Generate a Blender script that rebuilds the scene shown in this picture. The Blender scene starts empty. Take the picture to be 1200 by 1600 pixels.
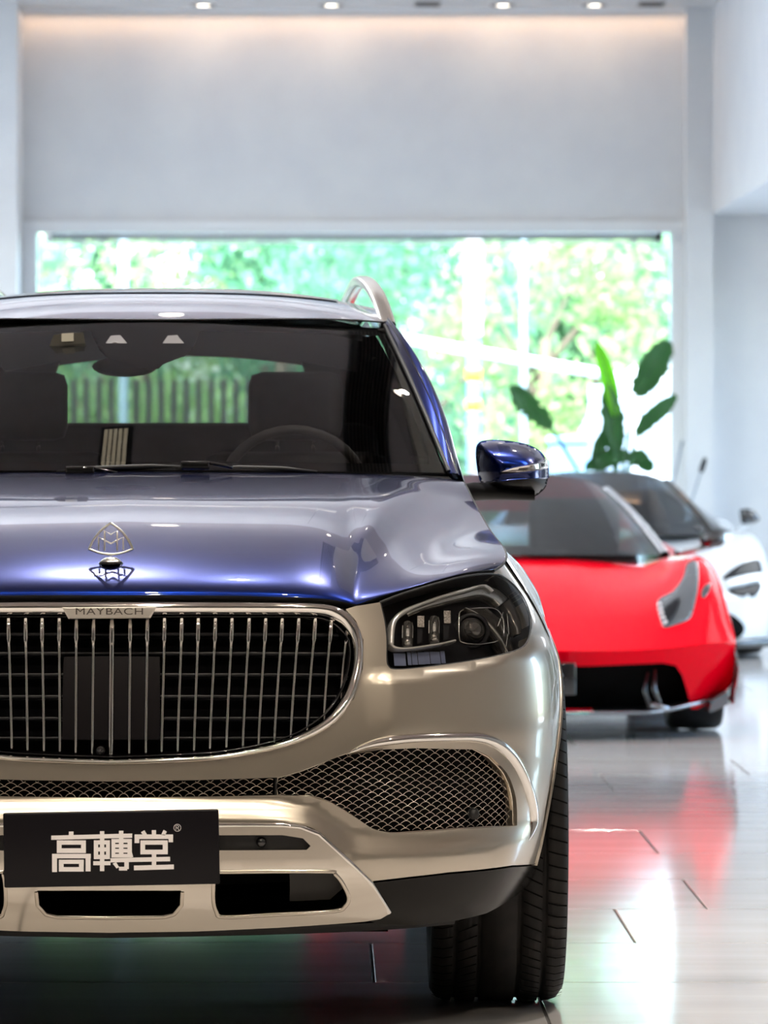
import bpy, bmesh, math, random
import numpy as np
from mathutils import Vector, Matrix, geometry
from mathutils.bvhtree import BVHTree

SC = bpy.context.scene
COL = SC.collection
R = math.radians

# ------------------------------------------------------------------ camera
F_PX, VPX, VPY, CAM_H = 7200.0, 510.0, 700.0, 1.29      # focal length in pixels of the 1200x1600 frame
cam = bpy.data.cameras.new('camera')
cam.sensor_fit = 'VERTICAL'
cam.sensor_height = 36.0
cam.lens = F_PX / 1600.0 * 36.0
cam.shift_x = (600.0 - VPX) / 1600.0
cam.shift_y = (VPY - 800.0) / 1600.0
cam.clip_end = 500
cam.dof.use_dof = True
cam.dof.focus_distance = 10.3
cam.dof.aperture_fstop = 7.6
cam_o = bpy.data.objects.new('camera', cam)
cam_o.location = (0, 0, CAM_H)
cam_o.rotation_euler = (R(90), 0, 0)
COL.objects.link(cam_o)
SC.camera = cam_o

# ------------------------------------------------------------------ colour management
SC.view_settings.view_transform = 'Standard'
SC.view_settings.look = 'None'
SC.view_settings.gamma = 1.0
SC.view_settings.use_curve_mapping = False
SC.view_settings.exposure = 0.27
try:
    SC.cycles.max_bounces = 5
    SC.cycles.diffuse_bounces = 2
    SC.cycles.glossy_bounces = 3
    SC.cycles.use_adaptive_sampling = True
    SC.cycles.adaptive_threshold = 0.03
    SC.cycles.transmission_bounces = 4
    SC.cycles.transparent_max_bounces = 10
    SC.cycles.caustics_reflective = False
    SC.cycles.caustics_refractive = False
    SC.cycles.sample_clamp_indirect = 6.0
except Exception:
    pass

# ------------------------------------------------------------------ sky and sun
world = bpy.data.worlds.new('world')
SC.world = world
world.use_nodes = True
wn = world.node_tree
wn.nodes.clear()
sky = wn.nodes.new('ShaderNodeTexSky')
sky.sky_type = 'NISHITA'
sky.sun_disc = False
sky.sun_elevation = R(48)
sky.sun_rotation = R(200)
sky.dust_density = 3.0
bgn = wn.nodes.new('ShaderNodeBackground')
bgn.inputs['Strength'].default_value = 2.6
won = wn.nodes.new('ShaderNodeOutputWorld')
wn.links.new(sky.outputs[0], bgn.inputs[0])
wn.links.new(bgn.outputs[0], won.inputs[0])

sun = bpy.data.lights.new('sun', 'SUN')
sun.energy = 7.5
sun.angle = R(1.0)
sun.color = (1.0, 0.96, 0.88)
sun_o = bpy.data.objects.new('sun', sun)
sun_o.rotation_euler = (R(40), 0, R(25))
sun_o.location = (0, 60, 30)
COL.objects.link(sun_o)

# ------------------------------------------------------------------ helpers
def tag(o, label=None, cat=None, group=None, kind=None):
    if label: o['label'] = label
    if cat: o['category'] = cat
    if group: o['group'] = group
    if kind: o['kind'] = kind
    return o

def empty(name, loc, rz=0.0):
    o = bpy.data.objects.new(name, None)
    o.empty_display_size = 0.2
    o.location = loc
    o.rotation_euler = (0, 0, rz)
    COL.objects.link(o)
    return o

def mesh_obj(name, verts, faces, mat, parent=None, smooth=False, normals=None, mats=None, fmat=None):
    me = bpy.data.meshes.new(name)
    me.from_pydata([tuple(map(float, v)) for v in verts], [], [tuple(map(int, f)) for f in faces])
    if mats:
        for m in mats: me.materials.append(m)
    elif mat: me.materials.append(mat)
    if fmat is not None:
        me.polygons.foreach_set('material_index', np.asarray(fmat, dtype=np.int32))
    if smooth:
        me.polygons.foreach_set('use_smooth', np.ones(len(me.polygons), dtype=bool))
    me.update()
    if normals is not None:
        me.normals_split_custom_set_from_vertices([tuple(map(float, n)) for n in normals])
    o = bpy.data.objects.new(name, me)
    COL.objects.link(o)
    if parent: o.parent = parent
    return o

class MB:
    """collects shapes for one mesh"""
    def __init__(s): s.v = []; s.f = []; s.sm = []
    def add(s, verts, faces, smooth=False):
        b = len(s.v)
        s.v += [tuple(map(float, p)) for p in verts]
        for f in faces:
            s.f.append(tuple(int(i) + b for i in f)); s.sm.append(smooth)
        return s
    def box(s, x0, x1, y0, y1, z0, z1, bev=0.0):
        if bev <= 0:
            v = [(x, y, z) for z in (z0, z1) for y in (y0, y1) for x in (x0, x1)]
            return s.add(v, [(0,2,3,1),(4,5,7,6),(0,1,5,4),(2,6,7,3),(0,4,6,2),(1,3,7,5)])
        bm = bmesh.new()
        bmesh.ops.create_cube(bm, size=1.0)
        for p in bm.verts:
            p.co = Vector(((x0+x1)/2 + p.co.x*(x1-x0), (y0+y1)/2 + p.co.y*(y1-y0), (z0+z1)/2 + p.co.z*(z1-z0)))
        bmesh.ops.bevel(bm, geom=list(bm.edges), offset=bev, segments=2, profile=0.6, affect='EDGES')
        bm.verts.index_update()
        s.add([p.co[:] for p in bm.verts], [[q.index for q in f.verts] for f in bm.faces], True)
        bm.free(); return s
    def tube(s, pts, rad, n=8, caps=True, flat=1.0):
        pts = [Vector(p) for p in pts]
        rads = rad if hasattr(rad, '__len__') else [rad]*len(pts)
        vs = []; fs = []
        prev = None
        for i, p in enumerate(pts):
            t = (pts[min(i+1, len(pts)-1)] - pts[max(i-1, 0)]).normalized()
            if prev is None:
                a = Vector((0,0,1)) if abs(t.z) < 0.9 else Vector((1,0,0))
                nx = t.cross(a).normalized()
            else:
                nx = (prev - t*prev.dot(t)).normalized()
            prev = nx
            ny = t.cross(nx)
            for k in range(n):
                a = 2*math.pi*k/n
                vs.append(p + (nx*math.cos(a) + ny*math.sin(a)*flat)*rads[i])
        for i in range(len(pts)-1):
            for k in range(n):
                a = i*n+k; b = i*n+(k+1) % n
                fs.append((a, b, b+n, a+n))
        if caps:
            fs.append(tuple(range(n))[::-1]); fs.append(tuple((len(pts)-1)*n+k for k in range(n)))
        return s.add(vs, fs, True)
    def lathe(s, prof, axis='x', c=(0,0,0), n=32, closed=False):
        vs = []; m = len(prof)
        for k in range(n):
            a = 2*math.pi*k/n
            for (r, h) in prof:
                ca, sa = math.cos(a)*r, math.sin(a)*r
                if axis == 'x': p = (c[0]+h, c[1]+ca, c[2]+sa)
                elif axis == 'y': p = (c[0]+ca, c[1]+h, c[2]+sa)
                else: p = (c[0]+ca, c[1]+sa, c[2]+h)
                vs.append(p)
        fs = []
        for k in range(n):
            for j in range(m if closed else m-1):
                a = k*m+j; b = k*m+(j+1) % m; c2 = ((k+1) % n)*m+(j+1) % m; d = ((k+1) % n)*m+j
                fs.append((a, b, c2, d))
        return s.add(vs, fs, True)
    def grid(s, G, smooth=True, flip=False):
        G = np.asarray(G); n, m = G.shape[:2]
        fs = []
        for i in range(n-1):
            for j in range(m-1):
                q = (i*m+j, i*m+j+1, (i+1)*m+j+1, (i+1)*m+j)
                fs.append(q[::-1] if flip else q)
        return s.add(G.reshape(-1, 3), fs, smooth)
    def build(s, name, mat, parent=None, fix=False):
        o = mesh_obj(name, s.v, s.f, mat, parent)
        o.data.polygons.foreach_set('use_smooth', np.asarray(s.sm, dtype=bool))
        if fix:
            bm = bmesh.new(); bm.from_mesh(o.data)
            bmesh.ops.recalc_face_normals(bm, faces=bm.faces); bm.to_mesh(o.data); bm.free()
        return o

def interp(xs, ys):
    """monotone cubic through the points, vectorised"""
    xs = np.asarray(xs, float); ys = np.asarray(ys, float)
    d = np.diff(ys)/np.diff(xs)
    m = np.zeros_like(ys); m[0] = d[0]; m[-1] = d[-1]
    for i in range(1, len(xs)-1):
        m[i] = 0 if d[i-1]*d[i] <= 0 else 2*d[i-1]*d[i]/(d[i-1]+d[i])
    def f(x):
        x = np.asarray(x, float)
        xc = np.clip(x, xs[0], xs[-1])
        k = np.clip(np.searchsorted(xs, xc, side='right')-1, 0, len(xs)-2)
        h = xs[k+1]-xs[k]; t = (xc-xs[k])/h
        r = (2*t**3-3*t**2+1)*ys[k] + (t**3-2*t**2+t)*h*m[k] + (-2*t**3+3*t**2)*ys[k+1] + (t**3-t**2)*h*m[k+1]
        return r + np.where(x > xs[-1], (x-xs[-1])*m[-1], 0) + np.where(x < xs[0], (x-xs[0])*m[0], 0)
    return f

def smooth01(t):
    t = np.clip(t, 0, 1); return t*t*(3-2*t)

def resample(poly, h, closed=True):
    out = []
    n = len(poly)
    for i in range(n if closed else n-1):
        a = np.array(poly[i], float); b = np.array(poly[(i+1) % n], float)
        k = max(1, int(math.ceil(np.linalg.norm(b-a)/h)))
        for j in range(k): out.append(a+(b-a)*j/k)
    if not closed: out.append(np.array(poly[-1], float))
    return np.array(out)

def spline(poly, closed=True, per=6, corners=()):
    """Catmull-Rom through traced points; indices in corners stay sharp"""
    P = [np.array(p, float) for p in poly]; n = len(P); out = []
    for i in range(n if closed else n-1):
        p1, p2 = P[i], P[(i+1) % n]
        p0 = P[(i-1) % n] if (closed or i > 0) else p1
        p3 = P[(i+2) % n] if (closed or i+2 < n) else p2
        if i in corners: p0 = p1
        if (i+1) % n in corners: p3 = p2
        for k in range(per):
            t = k/per
            out.append(0.5*((2*p1)+(p2-p0)*t+(2*p0-5*p1+4*p2-p3)*t*t+(-p0+3*p1-3*p2+p3)*t**3))
    if not closed: out.append(P[-1])
    return np.array(out)

def pip(pts, poly):
    x, y = pts[:, 0], pts[:, 1]; inside = np.zeros(len(pts), bool)
    n = len(poly); j = n-1
    for i in range(n):
        xi, yi = poly[i]; xj, yj = poly[j]
        c = ((yi > y) != (yj > y)) & (x < (xj-xi)*(y-yi)/((yj-yi) if yj != yi else 1e-12)+xi)
        inside ^= c; j = i
    return inside

def tri_region(outer, holes, h):
    """triangulate a polygon with holes; returns points, triangles, boundary loops"""
    loops = [resample(outer, h)] + [resample(q, h) for q in holes]
    allb = np.vstack(loops)
    lo, hi = allb.min(0), allb.max(0)
    gx, gy = np.meshgrid(np.arange(lo[0], hi[0]+h, h), np.arange(lo[1], hi[1]+h, h*0.866))
    gx[1::2] += h/2
    g = np.column_stack([gx.ravel(), gy.ravel()])
    keep = pip(g, loops[0])
    for q in loops[1:]: keep &= ~pip(g, q)
    g = g[keep]
    if len(g):
        dmin = np.full(len(g), 9e9)
        for b in allb: dmin = np.minimum(dmin, ((g-b)**2).sum(1))
        g = g[dmin > (0.55*h)**2]
    verts = [Vector((float(p[0]), float(p[1]))) for p in np.vstack([allb, g])]
    edges = []; b = 0; li = []
    for q in loops:
        n = len(q); edges += [(b+i, b+(i+1) % n) for i in range(n)]; li.append(list(range(b, b+n))); b += n
    vo, eo, fo, ov, oe, of = geometry.delaunay_2d_cdt(verts, edges, [], 0, 1e-7)
    V = np.array([[p.x, p.y] for p in vo])
    T = np.array([f for f in fo if len(f) == 3])
    c = V[T].mean(1)
    k = pip(c, loops[0])
    for q in loops[1:]: k &= ~pip(c, q)
    T = T[k]
    a = (V[T[:, 1]]-V[T[:, 0]]); bb = (V[T[:, 2]]-V[T[:, 0]])
    neg = a[:, 0]*bb[:, 1]-a[:, 1]*bb[:, 0] < 0
    T[neg] = T[neg][:, ::-1]
    mp = {}
    for new, olds in enumerate(ov):
        for q in olds: mp[q] = new
    li = [[mp[i] for i in L if i in mp] for L in li]
    return V, T, li

# ------------------------------------------------------------------ materials
def pmat(name, col, rough=0.5, metal=0.0, coat=0.0, spec=0.5, trans=0.0, emis=None, estr=0.0, alpha=1.0, ior=None, coat_rough=0.03, aniso=0.0):
    m = bpy.data.materials.new(name); m.use_nodes = True
    b = m.node_tree.nodes['Principled BSDF']
    b.inputs['Base Color'].default_value = (*col, 1)
    b.inputs['Roughness'].default_value = rough
    b.inputs['Metallic'].default_value = metal
    b.inputs['Coat Weight'].default_value = coat
    b.inputs['Coat Roughness'].default_value = coat_rough
    b.inputs['Specular IOR Level'].default_value = spec
    b.inputs['Transmission Weight'].default_value = trans
    if ior: b.inputs['IOR'].default_value = ior
    if emis:
        b.inputs['Emission Color'].default_value = (*emis, 1); b.inputs['Emission Strength'].default_value = estr
    b.inputs['Alpha'].default_value = alpha
    return m

def bsdf(m): return m.node_tree.nodes['Principled BSDF']

def noisy(m, c1, c2, scale=8, stretch=(1, 1, 1), detail=4, lo=0.35, hi=0.65, bump=0.0, bscale=None, rough=None):
    nt = m.node_tree; N = nt.nodes; L = nt.links
    tc = N.new('ShaderNodeTexCoord'); mp = N.new('ShaderNodeMapping'); mp.inputs['Scale'].default_value = stretch
    nz = N.new('ShaderNodeTexNoise'); nz.inputs['Scale'].default_value = scale; nz.inputs['Detail'].default_value = detail
    rp = N.new('ShaderNodeValToRGB')
    rp.color_ramp.elements[0].position = lo; rp.color_ramp.elements[0].color = (*c1, 1)
    rp.color_ramp.elements[1].position = hi; rp.color_ramp.elements[1].color = (*c2, 1)
    L.new(tc.outputs['Object'], mp.inputs[0]); L.new(mp.outputs[0], nz.inputs['Vector'])
    L.new(nz.outputs['Fac'], rp.inputs[0]); L.new(rp.outputs[0], bsdf(m).inputs['Base Color'])
    if bump:
        n2 = N.new('ShaderNodeTexNoise'); n2.inputs['Scale'].default_value = bscale or scale*4; n2.inputs['Detail'].default_value = 6
        L.new(mp.outputs[0], n2.inputs['Vector'])
        bp = N.new('ShaderNodeBump'); bp.inputs['Strength'].default_value = bump; bp.inputs['Distance'].default_value = 0.01
        L.new(n2.outputs['Fac'], bp.inputs['Height']); L.new(bp.outputs[0], bsdf(m).inputs['Normal'])
    if rough:
        mr = N.new('ShaderNodeMapRange'); mr.inputs['To Min'].default_value = rough[0]; mr.inputs['To Max'].default_value = rough[1]
        L.new(nz.outputs['Fac'], mr.inputs['Value']); L.new(mr.outputs[0], bsdf(m).inputs['Roughness'])
    return m

def glassy(name, tint, refl_rough=0.0, ior=1.5):
    """thin glass pane: transparent tint mixed with a mirror by Fresnel"""
    m = bpy.data.materials.new(name); m.use_nodes = True
    nt = m.node_tree; N = nt.nodes; L = nt.links; N.clear()
    t = N.new('ShaderNodeBsdfTransparent'); t.inputs[0].default_value = (*tint, 1)
    g = N.new('ShaderNodeBsdfGlossy'); g.inputs['Roughness'].default_value = refl_rough
    f = N.new('ShaderNodeFresnel'); f.inputs['IOR'].default_value = ior
    mx = N.new('ShaderNodeMixShader'); o = N.new('ShaderNodeOutputMaterial')
    L.new(f.outputs[0], mx.inputs[0]); L.new(t.outputs[0], mx.inputs[1]); L.new(g.outputs[0], mx.inputs[2]); L.new(mx.outputs[0], o.inputs[0])
    return m

M = {}
M['blue'] = pmat('blue_metallic_paint', (0.0009, 0.0115, 0.115), 0.26, 0.97, 1.0)
M['champ'] = pmat('champagne_metallic_paint', (0.53, 0.475, 0.395), 0.30, 0.88, 1.0)
M['champ_satin'] = pmat('satin_champagne_trim', (0.60, 0.50, 0.38), 0.28, 1.0)
M['chrome'] = pmat('polished_chrome', (0.86, 0.84, 0.81), 0.06, 1.0)
M['chrome_soft'] = pmat('brushed_chrome', (0.66, 0.60, 0.52), 0.22, 1.0)
M['chrome_skid'] = pmat('skid_chrome', (0.70, 0.65, 0.58), 0.12, 1.0)
M['chrome_satin'] = pmat('satin_chrome', (0.80, 0.77, 0.72), 0.30, 1.0)
M['black_gloss'] = pmat('gloss_black_plastic', (0.008, 0.008, 0.009), 0.09, 0.0, 0.6)
M['black_matt'] = pmat('matt_black_plastic', (0.010, 0.010, 0.011), 0.55)
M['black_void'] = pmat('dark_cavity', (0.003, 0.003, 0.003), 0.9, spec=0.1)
M['rubber'] = noisy(pmat('tyre_rubber', (0.012, 0.011, 0.011), 0.62, spec=.22), (0.010, 0.0095, 0.0095), (0.018, 0.016, 0.015), 20)
M['windshield'] = glassy('windshield_glass', (0.60, 0.60, 0.59), 0.0, 1.68)
M['rear_glass'] = glassy('tinted_rear_glass', (0.30, 0.34, 0.33))
M['side_glass'] = glassy('tinted_side_glass', (0.03, 0.03, 0.035))
M['door_glass'] = glassy('front_door_glass_tint', (0.30, 0.29, 0.26))
M['clear'] = glassy('clear_glass', (0.93, 0.96, 0.96))
M['lens'] = glassy('headlight_lens', (0.98, 0.98, 0.98), 0.0, 1.22)
M['pane'] = glassy('tinted_window_pane', (0.88, 0.95, 0.96), 0.0, 1.4)
M['frit'] = pmat('black_glass_border', (0.004, 0.0035, 0.004), 0.5, spec=.1)
M['interior'] = noisy(pmat('dark_interior_leather', (0.045, 0.04, 0.04), 0.6), (0.04, 0.035, 0.035), (0.05, 0.045, 0.045), 30)
M['tan'] = noisy(pmat('brown_leather', (0.10, 0.07, 0.05), 0.5), (0.09, 0.06, 0.045), (0.12, 0.085, 0.06), 25)
M['led'] = pmat('headlight_led_clear', (0.95, 0.93, 0.9), 0.15, 0.7)
M['white_print'] = pmat('white_print', (0.86, 0.82, 0.82), 0.5)
# ================================================================== the showroom
YB = 35.0                                   # window wall
def atw(px, py, Y): return np.array([(px-VPX)*Y/F_PX, Y, CAM_H-(py-VPY)*Y/F_PX])
CEIL = 4.62
XL, XR, XS = -7.0, 6.2, 2.92                # left wall, glazed right wall, bulkhead face
YF = -7.0
WX0, WX1, WZ1 = atw(36, 0, YB)[0], atw(1070, 0, YB)[0], float(atw(0, 346, YB)[2])

M['plaster'] = noisy(pmat('white_wall_paint', (.78, .79, .80), .55), (.76, .77, .79), (.80, .81, .82), 3, bump=.02, bscale=60)
M['ceil'] = noisy(pmat('white_ceiling_paint', (.75, .75, .75), .7), (.73, .73, .73), (.77, .77, .77), 3)
M['ceil_dark'] = noisy(pmat('taupe_ceiling_panel', (.40, .35, .345), .6), (.385, .335, .33), (.415, .365, .36), 2)
M['warm_wall'] = noisy(pmat('beige_wall', (.55, .50, .43), .6), (.53, .48, .41), (.57, .52, .45), 2)
M['frame_white'] = pmat('white_window_frame', (.93, .95, .97), .4)
M['tile'] = noisy(pmat('pale_floor_tile', (.60, .57, .55), .16, spec=.42), (.55, .515, .49), (.66, .63, .61), 1.6, (.35, 3.0, 1), 6, .3, .7, bump=.012, bscale=9, rough=(.06, .13))
M['grout'] = pmat('grey_grout', (.10, .095, .09), .8)

def wall(name, mb, mat):
    o = mb.build(name, mat); o['kind'] = 'structure'; return o

# floor: grout bed and staggered tiles
fl = wall('floor', MB().box(XL-.2, XR+.2, YF-.2, YB+.1, -.20, -.004), M['grout'])
TD, TW, GAP = .885, 1.77, .007
tile_me = {}
y0 = 10.24-TD*19
row = 0
shift = {}
def tile(x0, x1, ya, yb):
    k = (round(x1-x0, 3), round(yb-ya, 3))
    if k not in tile_me:
        mb = MB(); mb.box(0, k[0], 0, k[1], -.01, 0.0, 0)
        me = bpy.data.meshes.new('floor_tile'); b = .0015
        w, d = k
        v = [(0,0,-.01),(w,0,-.01),(w,d,-.01),(0,d,-.01),(0,0,-b),(w,0,-b),(w,d,-b),(0,d,-b),(b,b,0),(w-b,b,0),(w-b,d-b,0),(b,d-b,0)]
        f = [(0,1,5,4),(1,2,6,5),(2,3,7,6),(3,0,4,7),(4,5,9,8),(5,6,10,9),(6,7,11,10),(7,4,8,11),(8,9,10,11)]
        me.from_pydata(v, [], f); me.materials.append(M['tile']); tile_me[k] = me
    o = bpy.data.objects.new('floor_tile', tile_me[k]); o.location = (x0, ya, 0); COL.objects.link(o); o.parent = fl
    return o
def joints(r):
    # joint positions read off the photograph: row index counted from the row that starts at 10.24 m
    return {0: (atw(943, 0, 10.24)[0]), 1: None}.get(r)
JX = {-1: None}
ya = y0
k = -19
while ya < YB-.01:
    yb = min(ya+TD, YB)
    # known joints: rows 0 (x=.61), 3 (x=1.18), 5 (x=1.14)
    off = {0: .600, 1: .215, 2: .905, 3: 1.165, 4: .32, 5: 1.155}.get(k, (k*.59) % TW)
    x = XL-.1-TW+((off-XL) % TW)
    # long tiles: from the left wall to the right wall
    while x < XR:
        xa, xb = max(x, XL-.1), min(x+TW, XR+.1)
        if xb-xa > .02: tile(xa+GAP/2, xb-GAP/2, ya+GAP/2, yb-GAP/2)
        x += TW
    ya += TD; k += 1

# window wall with opening
bw = MB()
bw.box(XL-.2, WX0, YB, YB+.30, 0, CEIL); bw.box(WX1, XR+.2, YB, YB+.30, 0, CEIL); bw.box(WX0, WX1, YB, YB+.30, WZ1, CEIL)
wall('wall_back', bw, M['plaster'])
# left pier and right pier standing proud of the window wall
px_l = atw(28, 0, 34.5)[0]
wall('wall_pier_left', MB().box(XL, px_l, 34.4, YB, 0, CEIL, .0), M['plaster'])
wall('wall_pier_right', MB().box(atw(1072, 0, 34.8)[0], XS, 34.8, YB, 0, CEIL), M['plaster'])
# bulkhead on the right, lower edge at the height seen in the photograph
ZB = float(atw(0, 336, YB)[2])
wall('wall_bulkhead', MB().box(XS, XR, 16.0, YB, ZB, CEIL), M['plaster'])
# other walls
lw_ = MB(); LW = [(17.0, 20.8), (21.5, 25.3), (26.0, 29.8), (30.2, 33.8)]; ys = YF
for a, b in LW:
    lw_.box(XL-.2, XL, ys, a, 0, CEIL); lw_.box(XL-.2, XL, a, b, 3.6, CEIL); lw_.box(XL-.2, XL, a, b, 0, .12); ys = b
lw_.box(XL-.2, XL, ys, YB, 0, CEIL)
wall('wall_left', lw_, M['plaster'])
for i, (a, b) in enumerate(LW):
    fr = MB()
    for (p, q, r_, s_) in ((a, a+.06, .12, 3.6), (b-.06, b, .12, 3.6), (a+.06, b-.06, .12, .18), (a+.06, b-.06, 3.54, 3.6)): fr.box(XL-.14, XL-.06, p, q, r_, s_)
    w_ = fr.build('window_%d' % (i+7), M['frame_white']); w_['kind'] = 'structure'
    gp = MB(); gp.box(XL-.105, XL-.095, a+.06, b-.06, .18, 3.54); gp.build('pane', M['clear'], w_)
wall('wall_front', MB().box(XL-.2, XR+.2, YF-.2, YF, 0, CEIL), M['warm_wall'])
# right wall: glazed between piers
rw_ = MB()
RW = [(14.0, 17.8), (18.5, 22.3), (23.0, 26.8), (27.5, 31.3), (31.7, 34.7)]
ys = YF-.2
for a, b in RW:
    rw_.box(XR, XR+.25, ys, a, 0, CEIL); rw_.box(XR, XR+.25, a, b, 2.95, CEIL); rw_.box(XR, XR+.25, a, b, 0, .12); ys = b
rw_.box(XR, XR+.25, ys, YB+.3, 0, CEIL)
wall('wall_right', rw_, M['plaster'])
for i, (a, b) in enumerate(RW):
    fr = MB()
    for (p, q, r_, s_) in ((a, a+.06, .12, 2.95), (b-.06, b, .12, 2.95), (a+.06, b-.06, .12, .18), (a+.06, b-.06, 2.89, 2.95)):
        fr.box(XR+.06, XR+.14, p, q, r_, s_)
    w_ = fr.build('window_%d' % (i+2), M['frame_white']); w_['kind'] = 'structure'
    gp = MB(); gp.box(XR+.09, XR+.10, a+.06, b-.06, .18, 2.89); gp.build('pane', M['clear'], w_)
# big window at the back
fr = MB(); t = .105
fr.box(WX0, WX0+t, YB-.03, YB+.12, 0, WZ1); fr.box(WX1-t, WX1, YB-.03, YB+.12, 0, WZ1); fr.box(WX0+t, WX1-t, YB-.03, YB+.12, WZ1-.085, WZ1); fr.box(WX0+t, WX1-t, YB-.03, YB+.12, 0, .12)
w1 = fr.build('window_1', M['frame_white']); w1['kind'] = 'structure'
gp = MB(); gp.box(WX0+t, WX1-t, YB+.04, YB+.05, .12, WZ1-.085); gp.build('pane', M['pane'], w1)
# roller blind cassette under the head of the window
rb = empty('roller_blind', ((WX0+WX1)/2, YB-.10, WZ1-.15))
tag(rb, 'rolled-up pale blind cassette along the head of the wide back window', 'blind')
hw = (WX1-WX0)/2-.20
mb = MB(); mb.lathe([(.0, -hw), (.024, -hw), (.024, hw), (.0, hw)], 'x', (0, 0, .03), 20); mb.build('blind_roll', pmat('grey_blind_fabric', (.40, .42, .46), .7), rb)
mb = MB(); mb.box(-hw, hw, -.02, .02, -.022, -.002, .006); mb.build('blind_bottom_bar', pmat('pale_bar', (.92, .94, .96), .4), rb)
for s_ in (-1, 1):
    mb = MB(); mb.box(s_*hw-.02, s_*hw+.02, -.05, .05, -.005, .055, .006); mb.build('blind_bracket', M['black_matt'] if s_ > 0 else M['frame_white'], rb)

# ceiling: white at the window end, taupe panelled field over the front
wall('ceiling', MB().box(XL-.2, XR+.2, 17.9, YB+.3, CEIL, CEIL+.2), M['ceil'])
wall('ceiling_field', MB().box(XL-.2, XR+.2, YF-.2, 17.9, CEIL, CEIL+.2), M['ceil_dark'])

# slot diffuser let into the taupe ceiling beside the SUV, and an added panel whose paler colour stands for a lit zone
sd = empty('slot_diffuser', (.94, 15.2, CEIL-.022)); tag(sd, 'long ceiling air diffuser of parallel black slots, mirrored in the windshield', 'vent')
for i in range(11):
    MB().box(-.15+i*.027, -.15+i*.027+.015, -2.2, 1.6, -.004, .012).build('slot', M['black_void'], sd)
for x in (-.17, .155): MB().box(x, x+.015, -2.22, 1.62, -.008, .021).build('diffuser_edge', M['black_matt'], sd)
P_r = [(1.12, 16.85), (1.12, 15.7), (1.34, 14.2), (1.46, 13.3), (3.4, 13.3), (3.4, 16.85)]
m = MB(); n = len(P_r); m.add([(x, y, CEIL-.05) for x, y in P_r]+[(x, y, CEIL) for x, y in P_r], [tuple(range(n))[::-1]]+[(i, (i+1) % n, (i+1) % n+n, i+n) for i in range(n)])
ra_ = m.build('ceiling_lit_zone', noisy(pmat('beige_lit_zone_paint', (.66, .60, .50), .7), (.64, .58, .48), (.68, .62, .52), 2), fix=True); ra_['kind'] = 'structure'
# ================================================================== the blue and champagne SUV
SX, SY = -0.465, 9.9                     # world place of the car's nose on its centre line
suv = empty('luxury_suv', (SX, SY, 0))
tag(suv, 'two-tone blue and champagne SUV with tall chrome vertical-bar grille', 'car')

def proj(p):
    Y = p[1]+SY
    return VPX+F_PX*(p[0]+SX)/Y, VPY-F_PX*(p[2]-CAM_H)/Y

def at_v(px, py, v):
    """point of the car seen at a pixel, v metres behind the nose"""
    Y = SY+v
    return np.array([(px-VPX)*Y/F_PX-SX, v, CAM_H-(py-VPY)*Y/F_PX])

# --- plan curve of the front: superellipse that turns into the flank
PA, PN = 0.65, 2.8
_th = np.linspace(0, math.pi/2, 4000)
_pu = np.sin(_th)**(2/PN); _pv = PA*(1-np.cos(_th)**(2/PN))
_ps = np.concatenate([[0], np.cumsum(np.hypot(np.diff(_pu), np.diff(_pv)))])
def u0(s): return np.interp(s, _ps, _pu)
def v0(s): return np.where(np.asarray(s) > _ps[-1], PA+np.asarray(s)-_ps[-1], np.interp(s, _ps, _pv))
def s_of_u(u): return np.interp(u, _pu, _ps)
def s_of_v(v): return np.where(np.asarray(v) > PA, _ps[-1]+np.asarray(v)-PA, np.interp(v, _pv, _ps))
gz = interp([.18, .25, .31, .37, .45, .57, .70, .80, .87, .95, 1.014, 1.07, 1.149, 1.22, 1.3],
            [.86, .905, .935, .957, .974, .991, 1.0, .994, .974, .936, .897, .862, .828, .80, .775])
def lean(z):
    z = np.asarray(z, float)
    return 0.34*np.clip(z-.55, 0, None)**1.5 + 3.0*np.clip(.40-z, 0, None)**2
shelf_z = interp([0, .30, .42, .55, .70, .95, 1.2], [.515, .510, .497, .432, .422, .44, .45])
hlbot_z = interp([.4, .60, .72, .82, .90, 1.0], [.80, .806, .815, .83, .852, .87])
def relief(s, z):
    u = u0(s)
    r = -0.030*smooth01((shelf_z(u)+.03-z)/.05)*smooth01((1.02-u)/.12)
    # soft step under the headlamp towards the intake, and the roll into the grille surround
    r = r - 0.016*smooth01((hlbot_z(u)+.006-z)/.034)*smooth01((u-.545)/.07)*smooth01((z-.60)/.10)
    return r
def Fz(s, z):
    s = np.asarray(s, float); z = np.asarray(z, float)
    return np.stack([gz(z)*u0(s), v0(s)+lean(z)+relief(s, z), z+0*s], -1)
def Fn(s, z):
    e = 2e-3
    a = Fz(s+e, z)-Fz(np.maximum(s-e, 0), z); b = Fz(s, z+e)-Fz(s, z-e)
    n = np.cross(a, b); n /= np.linalg.norm(n, axis=-1, keepdims=True)
    return np.where(n[..., 1:2] > 0.3, -n, n)
def SZ(pts):
    """(s, z) of the front surface seen at pixels"""
    P = np.atleast_2d(np.asarray(pts, float)); px, py = P[:, 0], P[:, 1]
    mid = px <= 172.5
    s = np.where(mid, 0.0, .5); z = np.full(len(P), .7)
    for _ in range(50):
        Y = SY+Fz(s, z)[:, 1]
        z1 = CAM_H-(py-VPY)*Y/F_PX
        u = (px-VPX)*Y/F_PX-SX
        s1 = np.where(mid, 0.0, s_of_u(np.clip(u/gz(z), 0, .9995)))
        s = s+.5*(s1-s); z = z+.6*(z1-z)
    return np.column_stack([s, z])
def sz(px, py): return SZ([(px, py)])[0]
def on(px, py, off=0.0):
    q = sz(px, py); return Fz(*q)-Fn(*q)*off         # off > 0 lies behind the skin

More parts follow.
